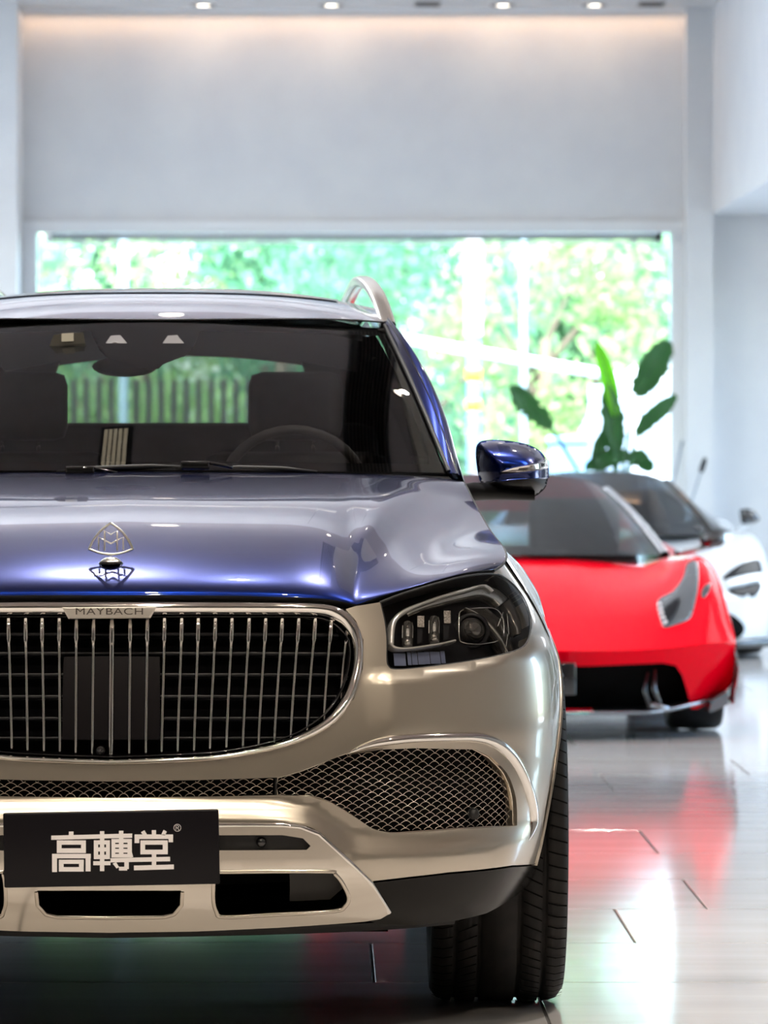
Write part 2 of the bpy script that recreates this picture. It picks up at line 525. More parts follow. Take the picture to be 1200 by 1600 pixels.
def mirror_mesh(v, f, n=None):
    v = np.asarray(v, float); k = len(v)
    v2 = v*np.array([-1, 1, 1])
    f2 = [tuple(i+k for i in q[::-1]) for q in f]
    if n is None: return np.vstack([v, v2]), list(map(tuple, f))+f2
    n = np.asarray(n, float)
    return np.vstack([v, v2]), list(map(tuple, f))+f2, np.vstack([n, n*np.array([-1, 1, 1])])

def panel(name, outer, holes, mat, parent, h=.02, off=0.0, depth=.02, sides='both', raw=False, relieff=None):
    """sheet cut to a traced outline on the car's front surface, with turned-back edges"""
    o2 = np.asarray(outer) if raw else SZ(outer)
    h2 = [np.asarray(q) if raw else SZ(q) for q in holes]
    V, T, loops = tri_region(o2, h2, h)
    P = Fz(V[:, 0], V[:, 1]); N = Fn(V[:, 0], V[:, 1])
    offs = off if relieff is None else off+relieff(V)
    P = P-N*(np.asarray(offs)[..., None] if np.ndim(offs) else offs)
    verts = list(P); norms = list(N); faces = [tuple(t) for t in T]
    for L in loops:
        n = len(L); b = len(verts)
        for k, i in enumerate(L):
            t = P[L[(k+1) % n]]-P[L[k-1]]
            o = np.cross(t, N[i]); o /= (np.linalg.norm(o)+1e-9)
            verts.append(P[i]); norms.append(o)
        for k, i in enumerate(L):
            verts.append(P[i]+(np.array([0, 1, 0]) if abs(N[i][0]) < .7 else -N[i])*depth); norms.append(norms[b+k])
        for k in range(n):
            if V[L[k], 0] < 1e-5 and V[L[(k+1) % n], 0] < 1e-5: continue
            faces.append((b+k, b+n+k, b+n+(k+1) % n, b+(k+1) % n))
    out = []
    if sides == 'both':
        v, f, n = mirror_mesh(verts, faces, norms)
        out.append(mesh_obj(name, v, f, mat, parent, True, n))
    else:
        out.append(mesh_obj(name, verts, faces, mat, parent, True, norms))
        if sides == 'pair':
            v, f, n = mirror_mesh(verts, faces, norms); k = len(verts); q = len(faces)
            out.append(mesh_obj(name, v[k:], [tuple(i-k for i in t) for t in f[q:]], mat, parent, True, n[k:]))
    return out if sides == 'pair' else out[0]

def curve_pts(pix, n, per=8, corners=(), closed=False):
    c = spline(pix, closed, per, corners)
    if closed: c = np.vstack([c, c[:1]])
    d = np.concatenate([[0], np.cumsum(np.linalg.norm(np.diff(c, axis=0), axis=1))])
    t = np.linspace(0, d[-1], n)
    return np.column_stack([np.interp(t, d, c[:, 0]), np.interp(t, d, c[:, 1])])

def band_grid(A, B, bulge, n=60, m=9, offa=0.0, offb=0.0, back=0.02, per=8, ca=(), cb=(), tapered=False):
    """domed moulding between two traced lines"""
    a = SZ(curve_pts(A, n, per, ca)); b = SZ(curve_pts(B, n, per, cb))
    G = []
    taper = np.minimum(1, np.minimum(np.arange(n), np.arange(n)[::-1])/6.0) if per == 8 and tapered else np.ones(n)
    for j in range(m+2):
        if j == 0: t, off = 0, back*taper[:, None]
        elif j == m+1: t, off = 1, back*taper[:, None]
        else:
            t = (j-1)/(m-1); off = (offa*(1-t)+offb*t-bulge*math.sin(math.pi*t)**.7*taper)[:, None]
        q = a*(1-t)+b*t
        G.append(Fz(q[:, 0], q[:, 1])-Fn(q[:, 0], q[:, 1])*off)
    return np.array(G)

def grid_obj(name, G, mat, parent, sides='both', smooth=True):
    G = np.asarray(G); n, m = G.shape[:2]
    f = []
    for i in range(n-1):
        for j in range(m-1): f.append((i*m+j, i*m+j+1, (i+1)*m+j+1, (i+1)*m+j))
    v = G.reshape(-1, 3)
    def fixn(o):
        bm = bmesh.new(); bm.from_mesh(o.data)
        bmesh.ops.remove_doubles(bm, verts=bm.verts, dist=1e-5)
        bmesh.ops.recalc_face_normals(bm, faces=bm.faces); bm.to_mesh(o.data); bm.free()
        o.data.polygons.foreach_set('use_smooth', np.ones(len(o.data.polygons), bool))
        return o
    if sides == 'both':
        v2, f2 = mirror_mesh(v, f)
        return fixn(mesh_obj(name, v2, f2, mat, parent, smooth))
    a = fixn(mesh_obj(name, v, f, mat, parent, smooth))
    if sides == 'pair':
        v2, f2 = mirror_mesh(v, f); k = len(v); q = len(f)
        b = fixn(mesh_obj(name, v2[k:], [tuple(i-k for i in t) for t in f2[q:]], mat, parent, smooth))
        return [a, b]
    return a

def mirror_copy(o, parent=None, mat=None):
    """a left-hand copy of a right-hand part"""
    me = o.data.copy()
    co = np.empty(len(me.vertices)*3); me.vertices.foreach_get('co', co)
    co[0::3] *= -1; me.vertices.foreach_set('co', co); me.flip_normals(); me.update()
    c = bpy.data.objects.new(o.name.split('.')[0], me); COL.objects.link(c); c.parent = parent or o.parent
    return c

V_END = 0.40
def v_seam(z): return V_END+.15*smooth01((np.asarray(z, float)-.72)/.12)
z_top = interp([.40, .55, .70, 1.0, 1.35, 1.52, 2.2, 3.2, 4.2, 5.1], [1.016, 1.043, 1.063, 1.10, 1.16, 1.205, 1.225, 1.235, 1.25, 1.27])
def z_at_vend(py):
    z = .7
    for _ in range(5): z = CAM_H-(py-VPY)*(SY+V_END)/F_PX
    return z
def send(z): return float(s_of_v(float(v_seam(z))-float(lean(z))))

# ---------------- traced outlines (pixels of the photograph, the car's left half)
HL = [(594,941),(630,927),(690,909),(732,899),(771,896),(789,902),(805,915),(818,932),(828,955),(831,975),(828,994),(819,1010),(795,1020),(760,1028),(720,1035),(660,1043),(618,1046),(607,1041),(604,1030),(604,1001),(601,971)]
HLs = spline(HL, True, 3, (0,))
GR_OUT = [(172,939),(300,939),(420,940),(500,942),(535,950),(556,970),(568,1000),(567,1045),(553,1092),(518,1134),(450,1166),(350,1186),(260,1192),(172,1195)]
GR_IN = [(172,959),(300,959),(420,959),(496,960),(524,967),(543,983),(553,1007),(551,1046),(536,1089),(503,1127),(442,1157),(348,1177),(258,1183),(172,1186)]
ST_TOP = [(172,1221),(300,1219),(429,1215)]
IN_TOP = [(435,1215),(470,1205),(504,1192),(542,1177),(600,1171),(650,1169),(742,1171)]
IN_R = [(767,1183),(792,1208),(806,1246),(808,1290)]
IN_BOT = [(712,1296),(640,1301),(612,1302),(583,1296),(558,1279),(517,1254),(483,1244),(435,1243)]
ST_BOT = [(429,1243),(300,1245),(172,1247)]
SKID_TOP = [(172,1286),(341,1286),(440,1286),(470,1289),(498,1300),(545,1343),(579,1377)]

# ---------------- bumper skin
zt0 = float(z_top(V_END+.15))
right_edge = [(float(s_of_v(v-float(lean(float(z_top(v)))))), float(z_top(v))) for v in np.linspace(.475, V_END+.14, 5)]+[(send(z), z) for z in np.linspace(zt0, z_at_vend(1350), 30)]
bump = [tuple(q) for q in SZ(GR_OUT[::-1][:-4])]
bump += [tuple(q) for q in SZ([(556,970),(540,952),(556,947)])]
bump += [tuple(q) for q in SZ(HLs[::-1])][0:0]
hl_rev = [HLs[0]] + list(HLs[::-1])[:-1]
k_top = min(range(len(hl_rev)), key=lambda i: abs(hl_rev[i][0]-771)+abs(hl_rev[i][1]-896))
bump += [tuple(q) for q in SZ(hl_rev[:k_top+1])]
bump += right_edge
bump += [tuple(q) for q in SZ([(844,1347),(800,1352),(700,1363),(640,1370)])]
bump += [tuple(q) for q in SZ(spline(SKID_TOP[::-1], False, 5))]
bump += [tuple(q) for q in SZ(ST_BOT[::-1]+IN_BOT[::-1])]
bump += [tuple(q) for q in SZ(spline(IN_R[::-1], False, 4))]
bump += [tuple(q) for q in SZ(IN_TOP[::-1]+ST_TOP[::-1])]
bumper = panel('front_bumper', bump, [], M['champ'], suv, h=.016, raw=True, depth=.03)
bumper['label'] = 'champagne front bumper skin'

# dark backing behind every opening of the nose
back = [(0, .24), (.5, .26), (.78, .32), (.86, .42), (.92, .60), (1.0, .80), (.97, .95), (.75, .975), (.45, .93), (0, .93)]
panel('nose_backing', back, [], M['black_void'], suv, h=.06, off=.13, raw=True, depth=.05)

# ---------------- grille
M['louver'] = pmat('grille_louver_plastic', (.004, .004, .006), .35, spec=.25)
M['grille_dark'] = pmat('grille_backing', (.002, .002, .003), .8, spec=.1)
gback = panel('grille', [(172,955),(430,955),(505,956),(545,975),(561,1005),(558,1050),(545,1092),(512,1131),(446,1163),(350,1183),(172,1192)], [], M['grille_dark'], suv, h=.04, off=.075, depth=.02)
gback['label'] = 'tall chrome-framed radiator grille'
gf = grid_obj('grille_frame', band_grid(GR_OUT, GR_IN, .012, n=110, m=9, offa=.002, offb=.004, back=.05), M['chrome'], gback)
grid_obj('grille_inner_lip', band_grid([(x-3 if x > 500 else x, y+(2 if y < 1000 else -3)) for x, y in GR_IN], [(x-(6 if x > 480 else 0), y+(3 if y < 1000 else -5)) for x, y in GR_IN], .003, n=110, m=5, offa=.012, offb=.014, back=.05), M['black_gloss'], gback)
tops = [172, 203, 230, 257, 284, 310, 337, 363, 390, 416, 442, 468, 494, 519, 544]
bots = [(173.5,1180),(201,1178),(227,1177),(252,1175),(277,1174),(303,1173),(328,1170),(354,1168),(380,1166),(405,1163),(430,1160),(456,1152),(482,1140),(509,1125),(535,1104)]
def slat(xt, yt, xb, yb, w1, w2, center=False):
    ys = [yt, yt+18, 996, 1003, 1030, 1055, 1090, (1090+yb)/2+10, yb-3, yb]
    ys = [y for y in ys if y < yb-1]+[yb]
    rows = []
    for y in ys:
        x = xt+(xb-xt)*smooth01((y-yt)/(yb-yt)*.8+.1) if not center else xt
        w = w1 if y < 998 else w2
        if y == ys[-1]: w *= .6
        o = .010+.014*smooth01((y-990)/30)
        p = on(max(x, 172.6), y, o); p[0] += 0 if x >= 172.6 else 0
        if center: p[0] = 0
        hw = w*.5*1.38e-3
        rows.append([p+np.array(d) for d in ((-hw, .035, 0), (-hw, .004, 0), (-hw*.55, 0, 0), (hw*.55, 0, 0), (hw, .004, 0), (hw, .035, 0))])
    G = np.array(rows)
    mb = MB(); mb.grid(G, True, True)
    n = len(rows); mb.f += [tuple(range(6)), tuple((n-1)*6+k for k in range(5, -1, -1))]; mb.sm += [False, False]
    return mb
for i, (xt, (xb, yb)) in enumerate(zip(tops, bots)):
    yt = 964 if xt < 500 else (967 if xt < 530 else 982)
    o = slat(xt, yt, xb, yb, 8.5 if i == 0 else 7.2, 8.0 if i == 0 else 4.6, i == 0).build('grille_bar', M['chrome'] if i else M['chrome'], gback, fix=True)
    if i: mirror_copy(o)
for y in (983, 1014, 1048, 1083, 1118, 1150):
    xr = float(np.interp(y, [960, 983, 1007, 1046, 1089, 1127, 1157], [520, 538, 549, 547, 531, 498, 440]))
    n = 30
    c = SZ([(172.6+(xr-172.6)*t, y) for t in np.linspace(0, 1, n)]); c[0, 0] = 0
    rows = []
    for dz, off in ((-.002, .07), (-.004, .042), (.002, .038), (.004, .07)):
        rows.append(Fz(c[:, 0], c[:, 1]+dz)-Fn(c[:, 0], c[:, 1])*off)
    grid_obj('grille_louver', np.array(rows), M['louver'], gback)
rp = panel('radar_cover', [(172,1020),(249,1021),(249,1153),(172,1153)], [], pmat('radar_cover_plastic', (.008, .007, .008), .22, spec=.2), gback, h=.02, off=.032, depth=.02)
mb = MB(); p = on(172.6, 1172, .022); p[0] = -.022
mb.lathe([(0, -.012), (.007, -.010), (.010, -.004), (.0105, .02)], 'y', p, 18)
mb.build('parking_camera', M['black_gloss'], gback)

# name plate on the frame
def flat_text(body, size, ext=.0008, bold=0.0, name='lettering'):
    cu = bpy.data.curves.new(name, 'FONT'); cu.body = body; cu.size = size; cu.extrude = ext; cu.offset = bold
    cu.align_x = 'CENTER'; cu.align_y = 'CENTER'; cu.space_character = 1.06
    t = bpy.data.objects.new(name, cu); COL.objects.link(t)
    dg = bpy.context.evaluated_depsgraph_get()
    me = bpy.data.meshes.new_from_object(t.evaluated_get(dg))
    bpy.data.objects.remove(t); bpy.data.curves.remove(cu)
    return me
pv = float(Fz(0., .945)[1])-.028
pc = at_v(171, 957.5, pv)
def plate_pt(px, py, dv=0): return at_v(px, py, pv+dv)
PL = [(97,949),(245,948),(235,966),(107,967)]
fr = [plate_pt(*p) for p in PL]; bk = [plate_pt(p[0], p[1], .03) for p in PL]
ins = [plate_pt(p[0]+(3 if p[0] < 172 else -3), p[1]+(1.5 if p[1] < 957 else -1.5), -.002) for p in PL]
mb = MB(); mb.add(fr+bk+ins, [(8,9,10,11),(0,1,9,8),(1,2,10,9),(2,3,11,10),(3,0,8,11),(1,0,4,5),(2,1,5,6),(3,2,6,7),(0,3,7,4)])
npl = mb.build('name_plate', pmat('satin_name_plate', (.62, .58, .53), .42, .8), gback, fix=True)
me = flat_text('MAYBACH', .0205, .0006)
xs = np.array([q.co.x for q in me.vertices]); w = xs.max()-xs.min()
k = 105*(SY+pv)/F_PX/w
for q in me.vertices:
    x, y, z = q.co; q.co = (pc[0]+x*k, pv-.0024-z, pc[2]+.0024+y)
me.materials.clear(); me.materials.append(pmat('engraved_letters', (.10, .085, .075), .4, .5))
lo = bpy.data.objects.new('plate_lettering', me); COL.objects.link(lo); lo.parent = gback

# ---------------- mesh intakes
def mesh_region(poly_list, off): pass
IN_POLY = IN_TOP+list(map(tuple, spline(IN_R, False, 4)))+IN_BOT
ST_POLY = ST_TOP+ST_BOT
def scale_mesh(name, polypix, parent, both, off=.018):
    """net of overlapping fish-scale wires clipped to an outline"""
    poly = SZ(polypix)
    lo, hi = poly.min(0), poly.max(0)
    W, H = .0290, .0080
    mb = MB(); r = .0009
    j = 0; z = lo[1]-H
    while z < hi[1]+H:
        s = -W if both else lo[0]-W
        s = math.floor(s/W)*W + (W/2 if j % 2 else 0)
        while s < hi[0]+W:
            pts = []
            for t in np.linspace(0, 1, 9):
                pts.append((s+W*t, z+H*1.05*math.sin(math.pi*t)**.85))
            pts = np.array(pts)
            ins_ = pip(pts, poly) & (pts[:, 0] >= -1e-6)
            run = []
            for q, ok in zip(pts, ins_):
                if ok: run.append(q)
                if (not ok or q is pts[-1]) and len(run) > 1:
                    a = np.array(run); P = Fz(a[:, 0], a[:, 1])-Fn(a[:, 0], a[:, 1])*off
                    mb.tube(P, r, 4, False); run = []
                elif not ok: run = []
            if len(run) > 1:
                a = np.array(run); mb.tube(Fz(a[:, 0], a[:, 1])-Fn(a[:, 0], a[:, 1])*off, r, 4, False)
            s += W
        z += H; j += 1
    v, f = mb.v, mb.f
    if both: v, f = mirror_mesh(v, f)
    o = mesh_obj(name, v, f, M['chrome_soft'], parent, True); o['kind'] = 'stuff'
    return o
fog = panel('side_intake', IN_POLY, [], M['black_void'], suv, h=.03, off=.05, depth=.01, sides='one')
fog['label'] = 'chrome-trimmed mesh side intake'
scale_mesh('wire_mesh', IN_POLY, fog, False)
fog2 = mirror_copy(fog, suv)
for c in list(fog.children):
    mirror_copy(c, fog2)['kind'] = 'stuff'
stp = panel('centre_intake', ST_POLY, [], M['black_void'], suv, h=.03, off=.05, depth=.01)
scale_mesh('wire_mesh', ST_POLY, stp, True)
mb = MB(); p = on(432, 1229, .012)
a, b = on(432, 1216, .012), on(432, 1242, .012)
mb.tube([a, b], .0028, 6); o = mb.build('mesh_divider', M['black_matt'], stp); mirror_copy(o)
p = on(745, 1273, .010); mb = MB(); mb.lathe([(0, -.008), (.009, -.006), (.012, .0), (.0125, .03)], 'y', p, 18)
o = mb.build('parking_sensor', M['black_matt'], fog); mirror_copy(o, fog2)
# rim wire round the intake
rim = SZ(list(spline(IN_POLY, True, 2, (0, 6, 19)))); rim = np.vstack([rim, rim[:1]])
mb = MB(); mb.tube(Fz(rim[:, 0], rim[:, 1])-Fn(rim[:, 0], rim[:, 1])*.012, .0018, 5, False)
o = mb.build('intake_rim', M['chrome_soft'], fog); mirror_copy(o, fog2)
# chrome brow and champagne blade
BR_OUT = [(541,1178),(562,1164),(590,1153),(629,1147),(712,1144),(754,1145),(785,1156),(806,1175),(821,1200),(834,1235),(840,1267),(836,1297),(826,1319)]
BR_MID = [(545,1178),(575,1171),(610,1166),(650,1162),(712,1160),(745,1161),(772,1170),(796,1191),(812,1217),(823,1248),(829,1275),(829,1297),(825,1316)]
BR_IN = [(548,1179),(580,1174),(615,1171),(650,1170),(712,1169),(742,1171),(764,1180),(788,1204),(801,1230),(807,1260),(809,1285),(812,1297),(823,1313)]
o = grid_obj('chrome_brow', band_grid(BR_OUT, BR_MID, .012, n=80, m=9, offa=.002, offb=.002, back=.02, tapered=True), M['chrome'], fog, 'one'); mirror_copy(o, fog2)
o = grid_obj('inner_blade', band_grid(BR_MID, BR_IN, .004, n=80, m=7, offa=.002, offb=.012, back=.03, tapered=True), M['champ_satin'], fog, 'one'); mirror_copy(o, fog2)

# ---------------- lower chrome skid plate and black corner
SK_BOT = [(606,1422),(592,1430),(568,1434),(440,1443),(310,1449),(172,1451)]
skid = [tuple(q) for q in SZ(spline([(172,1291),(341,1291),(440,1291),(468,1294),(496,1305),(542,1347),(577,1380),(606,1422)], False, 5))]
skid += [tuple(q) for q in SZ(SK_BOT[1:])]
skid += [tuple(q) for q in SZ([(172,1428),(262,1427),(278,1420),(285,1405),(283,1388),(172,1388)])]
skid += [tuple(q) for q in SZ([(172,1331),(341,1328),(478,1327),(484,1321),(472,1309),(440,1304),(172,1304)])]
SK_H = [(336,1364),(350,1361),(505,1360),(522,1364),(535,1380),(543,1398),(538,1411),(520,1419),(430,1424),(350,1428),(338,1420),(333,1400)]
skid_o = panel('skid_plate', skid, [SZ(SK_H)], M['chrome_skid'], suv, h=.02, off=-.012, raw=True, depth=.05)
skid_o['label'] = 'chrome lower skid plate'
hp = spline(SK_H, True, 4); hp = SZ(np.vstack([hp, hp[:1]]))
mb = MB(); mb.tube(Fz(hp[:, 0], hp[:, 1])-Fn(hp[:, 0], hp[:, 1])*(-.010), .005, 8, False)
o = mb.build('opening_rim', M['chrome_soft'], skid_o); mirror_copy(o)
cp = SZ([(172.6,1429),(255,1428),(272,1424),(284,1410),(285,1390)]); cp[0, 0] = 0
P = Fz(cp[:, 0], cp[:, 1])+Fn(cp[:, 0], cp[:, 1])*.010
P = np.vstack([P[::-1]*np.array([-1, 1, 1]), P[1:]])
mb = MB(); mb.tube(P, .005, 8, False); mb.build('opening_rim', M['chrome_soft'], skid_o)
tp = SZ([(172.6,1289),(341,1289),(440,1289),(469,1292),(497,1303),(543,1345),(578,1378),(606,1422)]); tp[0, 0] = 0
P = Fz(tp[:, 0], tp[:, 1])+Fn(tp[:, 0], tp[:, 1])*.008
P = np.vstack([P[::-1]*np.array([-1, 1, 1]), P[1:]])
mb = MB(); mb.tube(P, .006, 8, False); mb.build('bright_edge', M['chrome'], skid_o)
slot = panel('slot_insert', [(172,1303),(440,1303),(472,1308),(485,1321),(478,1328),(341,1329),(172,1332)], [], M['black_matt'], skid_o, h=.03, off=.006, depth=.01)
p = on(408, 1316, -.002); mb = MB(); mb.lathe([(0, -.006), (.008, -.005), (.011, 0), (.0115, .03)], 'y', p, 18)
o = mb.build('parking_sensor', M['black_gloss'], skid_o); mirror_copy(o)
# slab behind the right opening (a duct wall seen through it)
duct = panel('duct_wall', [(455,1362),(530,1366),(542,1398),(520,1419),(455,1422)], [], pmat('duct_plastic', (.018, .017, .016), .6), skid_o, h=.03, off=.03, depth=.02, sides='pair')
CT = [(579,1380),(640,1373),(700,1366),(800,1355),(845,1349),(838,1368),(818,1390),(795,1407),(760,1427),(700,1441),(640,1446),(590,1444),(570,1436),(606,1423)]
panel('corner_trim', CT, [], pmat('satin_black_trim', (.006, .0055, .005), .2, spec=.25), suv, h=.02, off=.0, depth=.04, sides='pair')
# underbody lip and belly
lip = MB()
for i, (u1, v1, za, zb) in enumerate(((.52, .02, .255, .228), (.93, .16, .25, .245))): pass
G = []
for t in np.linspace(0, 1, 24):
    s = .86*t; G.append([Fz(s, .256)+np.array([0, .03, 0]), Fz(s, .25)+np.array([0, .05, -.022+.012*t]), Fz(s, .25)+np.array([0, .35, -.026+.012*t]), Fz(s, .25)+np.array([0, .36, .05])])
grid_obj('underbody_lip', np.array(G), M['black_matt'], suv)

# ---------------- headlights
def headlight():
    hb = panel('headlight', HLs, [], pmat('headlight_housing', (.006, .006, .007), .3, spec=.2), suv, h=.03, off=.055, depth=.0, sides='one')
    hb['label'] = 'headlight with three-part light signature'
    lens = panel('lens', [(x+(x < 700)*1.0-(x > 800)*1.0, y) for x, y in HLs], [], M['lens'], hb, h=.02, off=.001, depth=.0, sides='one')
    # wall of the lamp
    ring = SZ(np.vstack([HLs, HLs[:1]]))
    G = np.array([Fz(ring[:, 0], ring[:, 1])-Fn(ring[:, 0], ring[:, 1])*o for o in (.002, .03, .056)])
    grid_obj('lamp_wall', G, M['black_matt'], hb, 'one')
    rimt = MB(); rimt.tube(Fz(ring[:, 0], ring[:, 1])-Fn(ring[:, 0], ring[:, 1])*.003, .0035, 6, False)
    rimt.build('lens_seal', M['black_matt'], hb)
    # upper brow inside the lens (grey band)
    A = [(612,1003),(614,975),(620,960),(634,948),(660,937),(700,923),(735,913),(765,906),(781,915)]
    B = [(620,1003),(622,977),(628,963),(641,953),(665,942),(702,929),(735,920),(763,912),(777,919)]
    A2 = [(640,949),(662,938),(700,924),(735,914),(765,907),(790,912),(806,926)]
    B2 = [(646,956),(668,946),(704,935),(737,927),(765,922),(784,926),(797,935)]
    grid_obj('daytime_light_guide', band_grid(A, B, .004, n=60, m=7, offa=.018, offb=.018, back=.04), M['led_strip'], hb, 'one')
    grid_obj('inner_brow', band_grid(A2, B2, .002, n=40, m=5, offa=.024, offb=.028, back=.05), M['lamp_grey'], hb, 'one')
    C1 = [(612,1003),(617,1009),(630,1012),(650,1011),(690,1005),(718,999)]
    C2 = [(616,1000),(620,1005),(631,1008),(650,1007),(690,1001),(716,995)]
    grid_obj('light_guide_foot', band_grid(C1, C2, .003, n=40, m=5, offa=.014, offb=.016, back=.04), M['led'], hb, 'one')
    # two tube modules and two short prisms
    for cx, y0, y1 in ((646.5, 962, 1007), (690, 953, 1000)):
        a, b = on(cx+1, y0, .035), on(cx-2, y1, .030)
        t = MB(); t.tube([a+(b-a)*k for k in (0, .08, .3, .6, .85, 1)], [.006, .0115, .0125, .0125, .0125, .010], 14)
        tube = t.build('light_module', M['lamp_glass'], hb)
        t = MB(); m1, m2, m3, m4 = (a+(b-a)*k+np.array([0, -.0125, 0]) for k in (.28, .55, .58, .85))
        t.tube([m1, m2], [.0042, .0042], 8); t.build('filament_stem', M['led'], tube)
        t = MB(); t.tube([m3, m4], [.005, .009], 8); t.build('filament_foot', M['lamp_grey'], tube)
        for dx in (-.0115, .0105):  # highlights on the tube edges, shaped as thin bright rods
            t = MB(); t.tube([a+(b-a)*.15+np.array([dx, -.005, 0]), a+(b-a)*.6+np.array([dx, -.006, 0])], .0012, 6); t.build('edge_glint', M['led'], tube)
    for cx, y0, y1, y2 in ((667, 954, 972, 996), (710.5, 945, 965, 990)):
        w = 5.5
        q = [on(cx-w, y0, .03), on(cx+w, y0, .03), on(cx+w, y1, .03), on(cx-w, y1, .03)]
        t = MB(); n = np.array([0, .012, 0])
        t.add(q+[p+n for p in q], [(0,3,2,1),(0,1,5,4),(1,2,6,5),(2,3,7,6),(3,0,4,7)])
        pr = t.build('prism', M['prism'], hb)
        q = [on(cx-w+1, y1, .034), on(cx+w-1, y1, .034), on(cx+w-2, y2, .036), on(cx-w+1, y2, .036)]
        t = MB(); t.add(q+[p+n for p in q], [(0,3,2,1),(0,1,5,4),(1,2,6,5),(2,3,7,6),(3,0,4,7)])
        t.build('prism_stem', M['lamp_dark'], pr)
    # bluish cells under the guide
    for x0, x1 in ((622,641),(644,650),(651,660),(661,672),(672,680),(681,697),(698,705)):
        ya = 1015-(x0-622)*.055; yb = 1036-(x0-622)*.06
        q = [on(x0, ya, .03), on(x1, ya, .03), on(x1, yb, .024), on(x0, yb, .024)]
        t = MB(); n = np.array([0, .012, 0]); t.add(q+[p+n for p in q], [(0,3,2,1),(0,1,5,4),(1,2,6,5),(2,3,7,6),(3,0,4,7)])
        t.build('turn_signal_cell', M['lamp_blue'], hb)
    # main projector
    c = on(757, 972, .045); c[1] -= .005
    t = MB(); t.lathe([(0, -.032), (.012, -.030), (.022, -.022), (.029, -.008), (.031, .0)], 'y', c, 28); pj = t.build('projector_lens', M['lamp_glass'], hb)
    t = MB(); t.lathe([(.031, -.004), (.034, -.010), (.040, -.006), (.042, .02)], 'y', c, 28); t.build('projector_bezel', M['lamp_dark'], pj)
    fr_ = [(728,955),(731,947),(740,944),(770,941),(790,944),(800,960),(800,985),(790,995),(760,1000),(735,998),(728,990)]
    rr = spline(fr_, True, 4); rr = SZ(np.vstack([rr, rr[:1]]))
    t = MB(); t.tube(Fz(rr[:, 0], rr[:, 1])-Fn(rr[:, 0], rr[:, 1])*.026, .0016, 6, False); t.build('projector_frame', M['lamp_grey'], hb)
    A = [(735,945),(755,955),(775,973),(792,995),(803,1017)]; B = [(777,941),(797,958),(808,975),(815,992),(818,1007)]
    grid_obj('side_reflector_blade', band_grid(A, B, .001, n=24, m=5, offa=.020, offb=.030, back=.05), M['lamp_blade'], hb, 'one')
    A = [(734,944),(754,954),(774,972),(791,994),(802,1016)]; B = [(736,943.5),(757,953),(777,971),(794,993),(804.5,1016)]
    grid_obj('blade_edge', band_grid(A, B, .001, n=24, m=4, offa=.017, offb=.018, back=.03), M['lamp_grey'], hb, 'one')
    for seg in ([(788,972),(797,950)], [(798,1012),(804,985)], [(803,952),(806,985)]):
        t = MB(); t.tube([on(*seg[0], .02), on(*seg[1], .02)], .0009, 5); t.build('reflector_rib', M['led'], hb)
    A = [(806,930),(816,946),(823,966),(825,985)]; B = [(800,934),(809,950),(816,968),(819,985)]
    grid_obj('side_marker', band_grid(A, B, .002, n=24, m=5, offa=.016, offb=.022, back=.04), M['lamp_blade'], hb, 'one')
    return hb
M['led_strip'] = pmat('clear_light_guide', (.86, .85, .84), .25, .7, .4)
M['lamp_grey'] = pmat('lamp_silver', (.62, .60, .56), .2, .95)
M['lamp_dark'] = pmat('lamp_smoked_plastic', (.02, .02, .022), .25, spec=.3)
M['lamp_blade'] = pmat('lamp_bronze_reflector', (.10, .09, .08), .2, .8)
M['lamp_glass'] = pmat('lamp_bulb_glass', (.10, .095, .09), .06, .6, 1.0)
M['lamp_blue'] = pmat('blue_grey_cell', (.16, .19, .30), .3, .3, .5)
M['prism'] = noisy(pmat('ribbed_prism', (.7, .62, .55), .15, .5), (.25, .22, .2), (.95, .88, .8), 260, (3, 1, 1))
hlo = headlight()
hl2 = mirror_copy(hlo, suv); hl2['label'] = 'headlight on the far side of the grille'
for c in list(hlo.children):
    d = mirror_copy(c, hl2)
    for g in list(c.children): mirror_copy(g, d)

# ---------------- flanks
WR, ARCH = .407, .462
AX = (.87, 4.005)
def flank(v, z):
    v = np.asarray(v, float); z = np.asarray(z, float)
    vv = v-lean(z)*np.clip(1-(v-V_END)/.35, 0, 1)
    u = gz(z)*u0(s_of_v(np.clip(vv, 0, None)))
    u = u + .026*smooth01((v-.54)/.2)*np.exp(-((v-.93)/.30)**2)*smooth01((z-.84)/.12)*(1-smooth01((z-1.0)/.10))
    u = u - .10*np.clip((v-4.3)/.8, 0, 1)**2 + .0
    return u
vs = np.unique(np.concatenate([np.linspace(V_END, 5.08, 120)] + [np.array([a-ARCH, a+ARCH]) for a in AX] + [a+ARCH*np.cos(np.linspace(0, math.pi, 25)) for a in AX]))
vs = vs[vs >= V_END]
cols = []
for v in vs:
    zb = .30
    for a in AX:
        if abs(v-a) < ARCH: zb = max(zb, .407+math.sqrt(ARCH**2-(v-a)**2))
    sh = max(0, 1-(v-V_END)/.35)
    zz = np.linspace(float(z_top(v+.15*sh)), zb, 34)
    vv = v+(v_seam(zz)-V_END)*sh-.014*max(0, 1-(v-V_END)/.05)
    cols.append(np.column_stack([flank(vv, zz)-.0012*max(0, 1-(v-V_END)/.05), vv, zz]))
body_side = grid_obj('side_panel', np.array(cols), M['champ'], suv, 'pair')
for o in body_side: o['label'] = 'champagne fender and door flank'
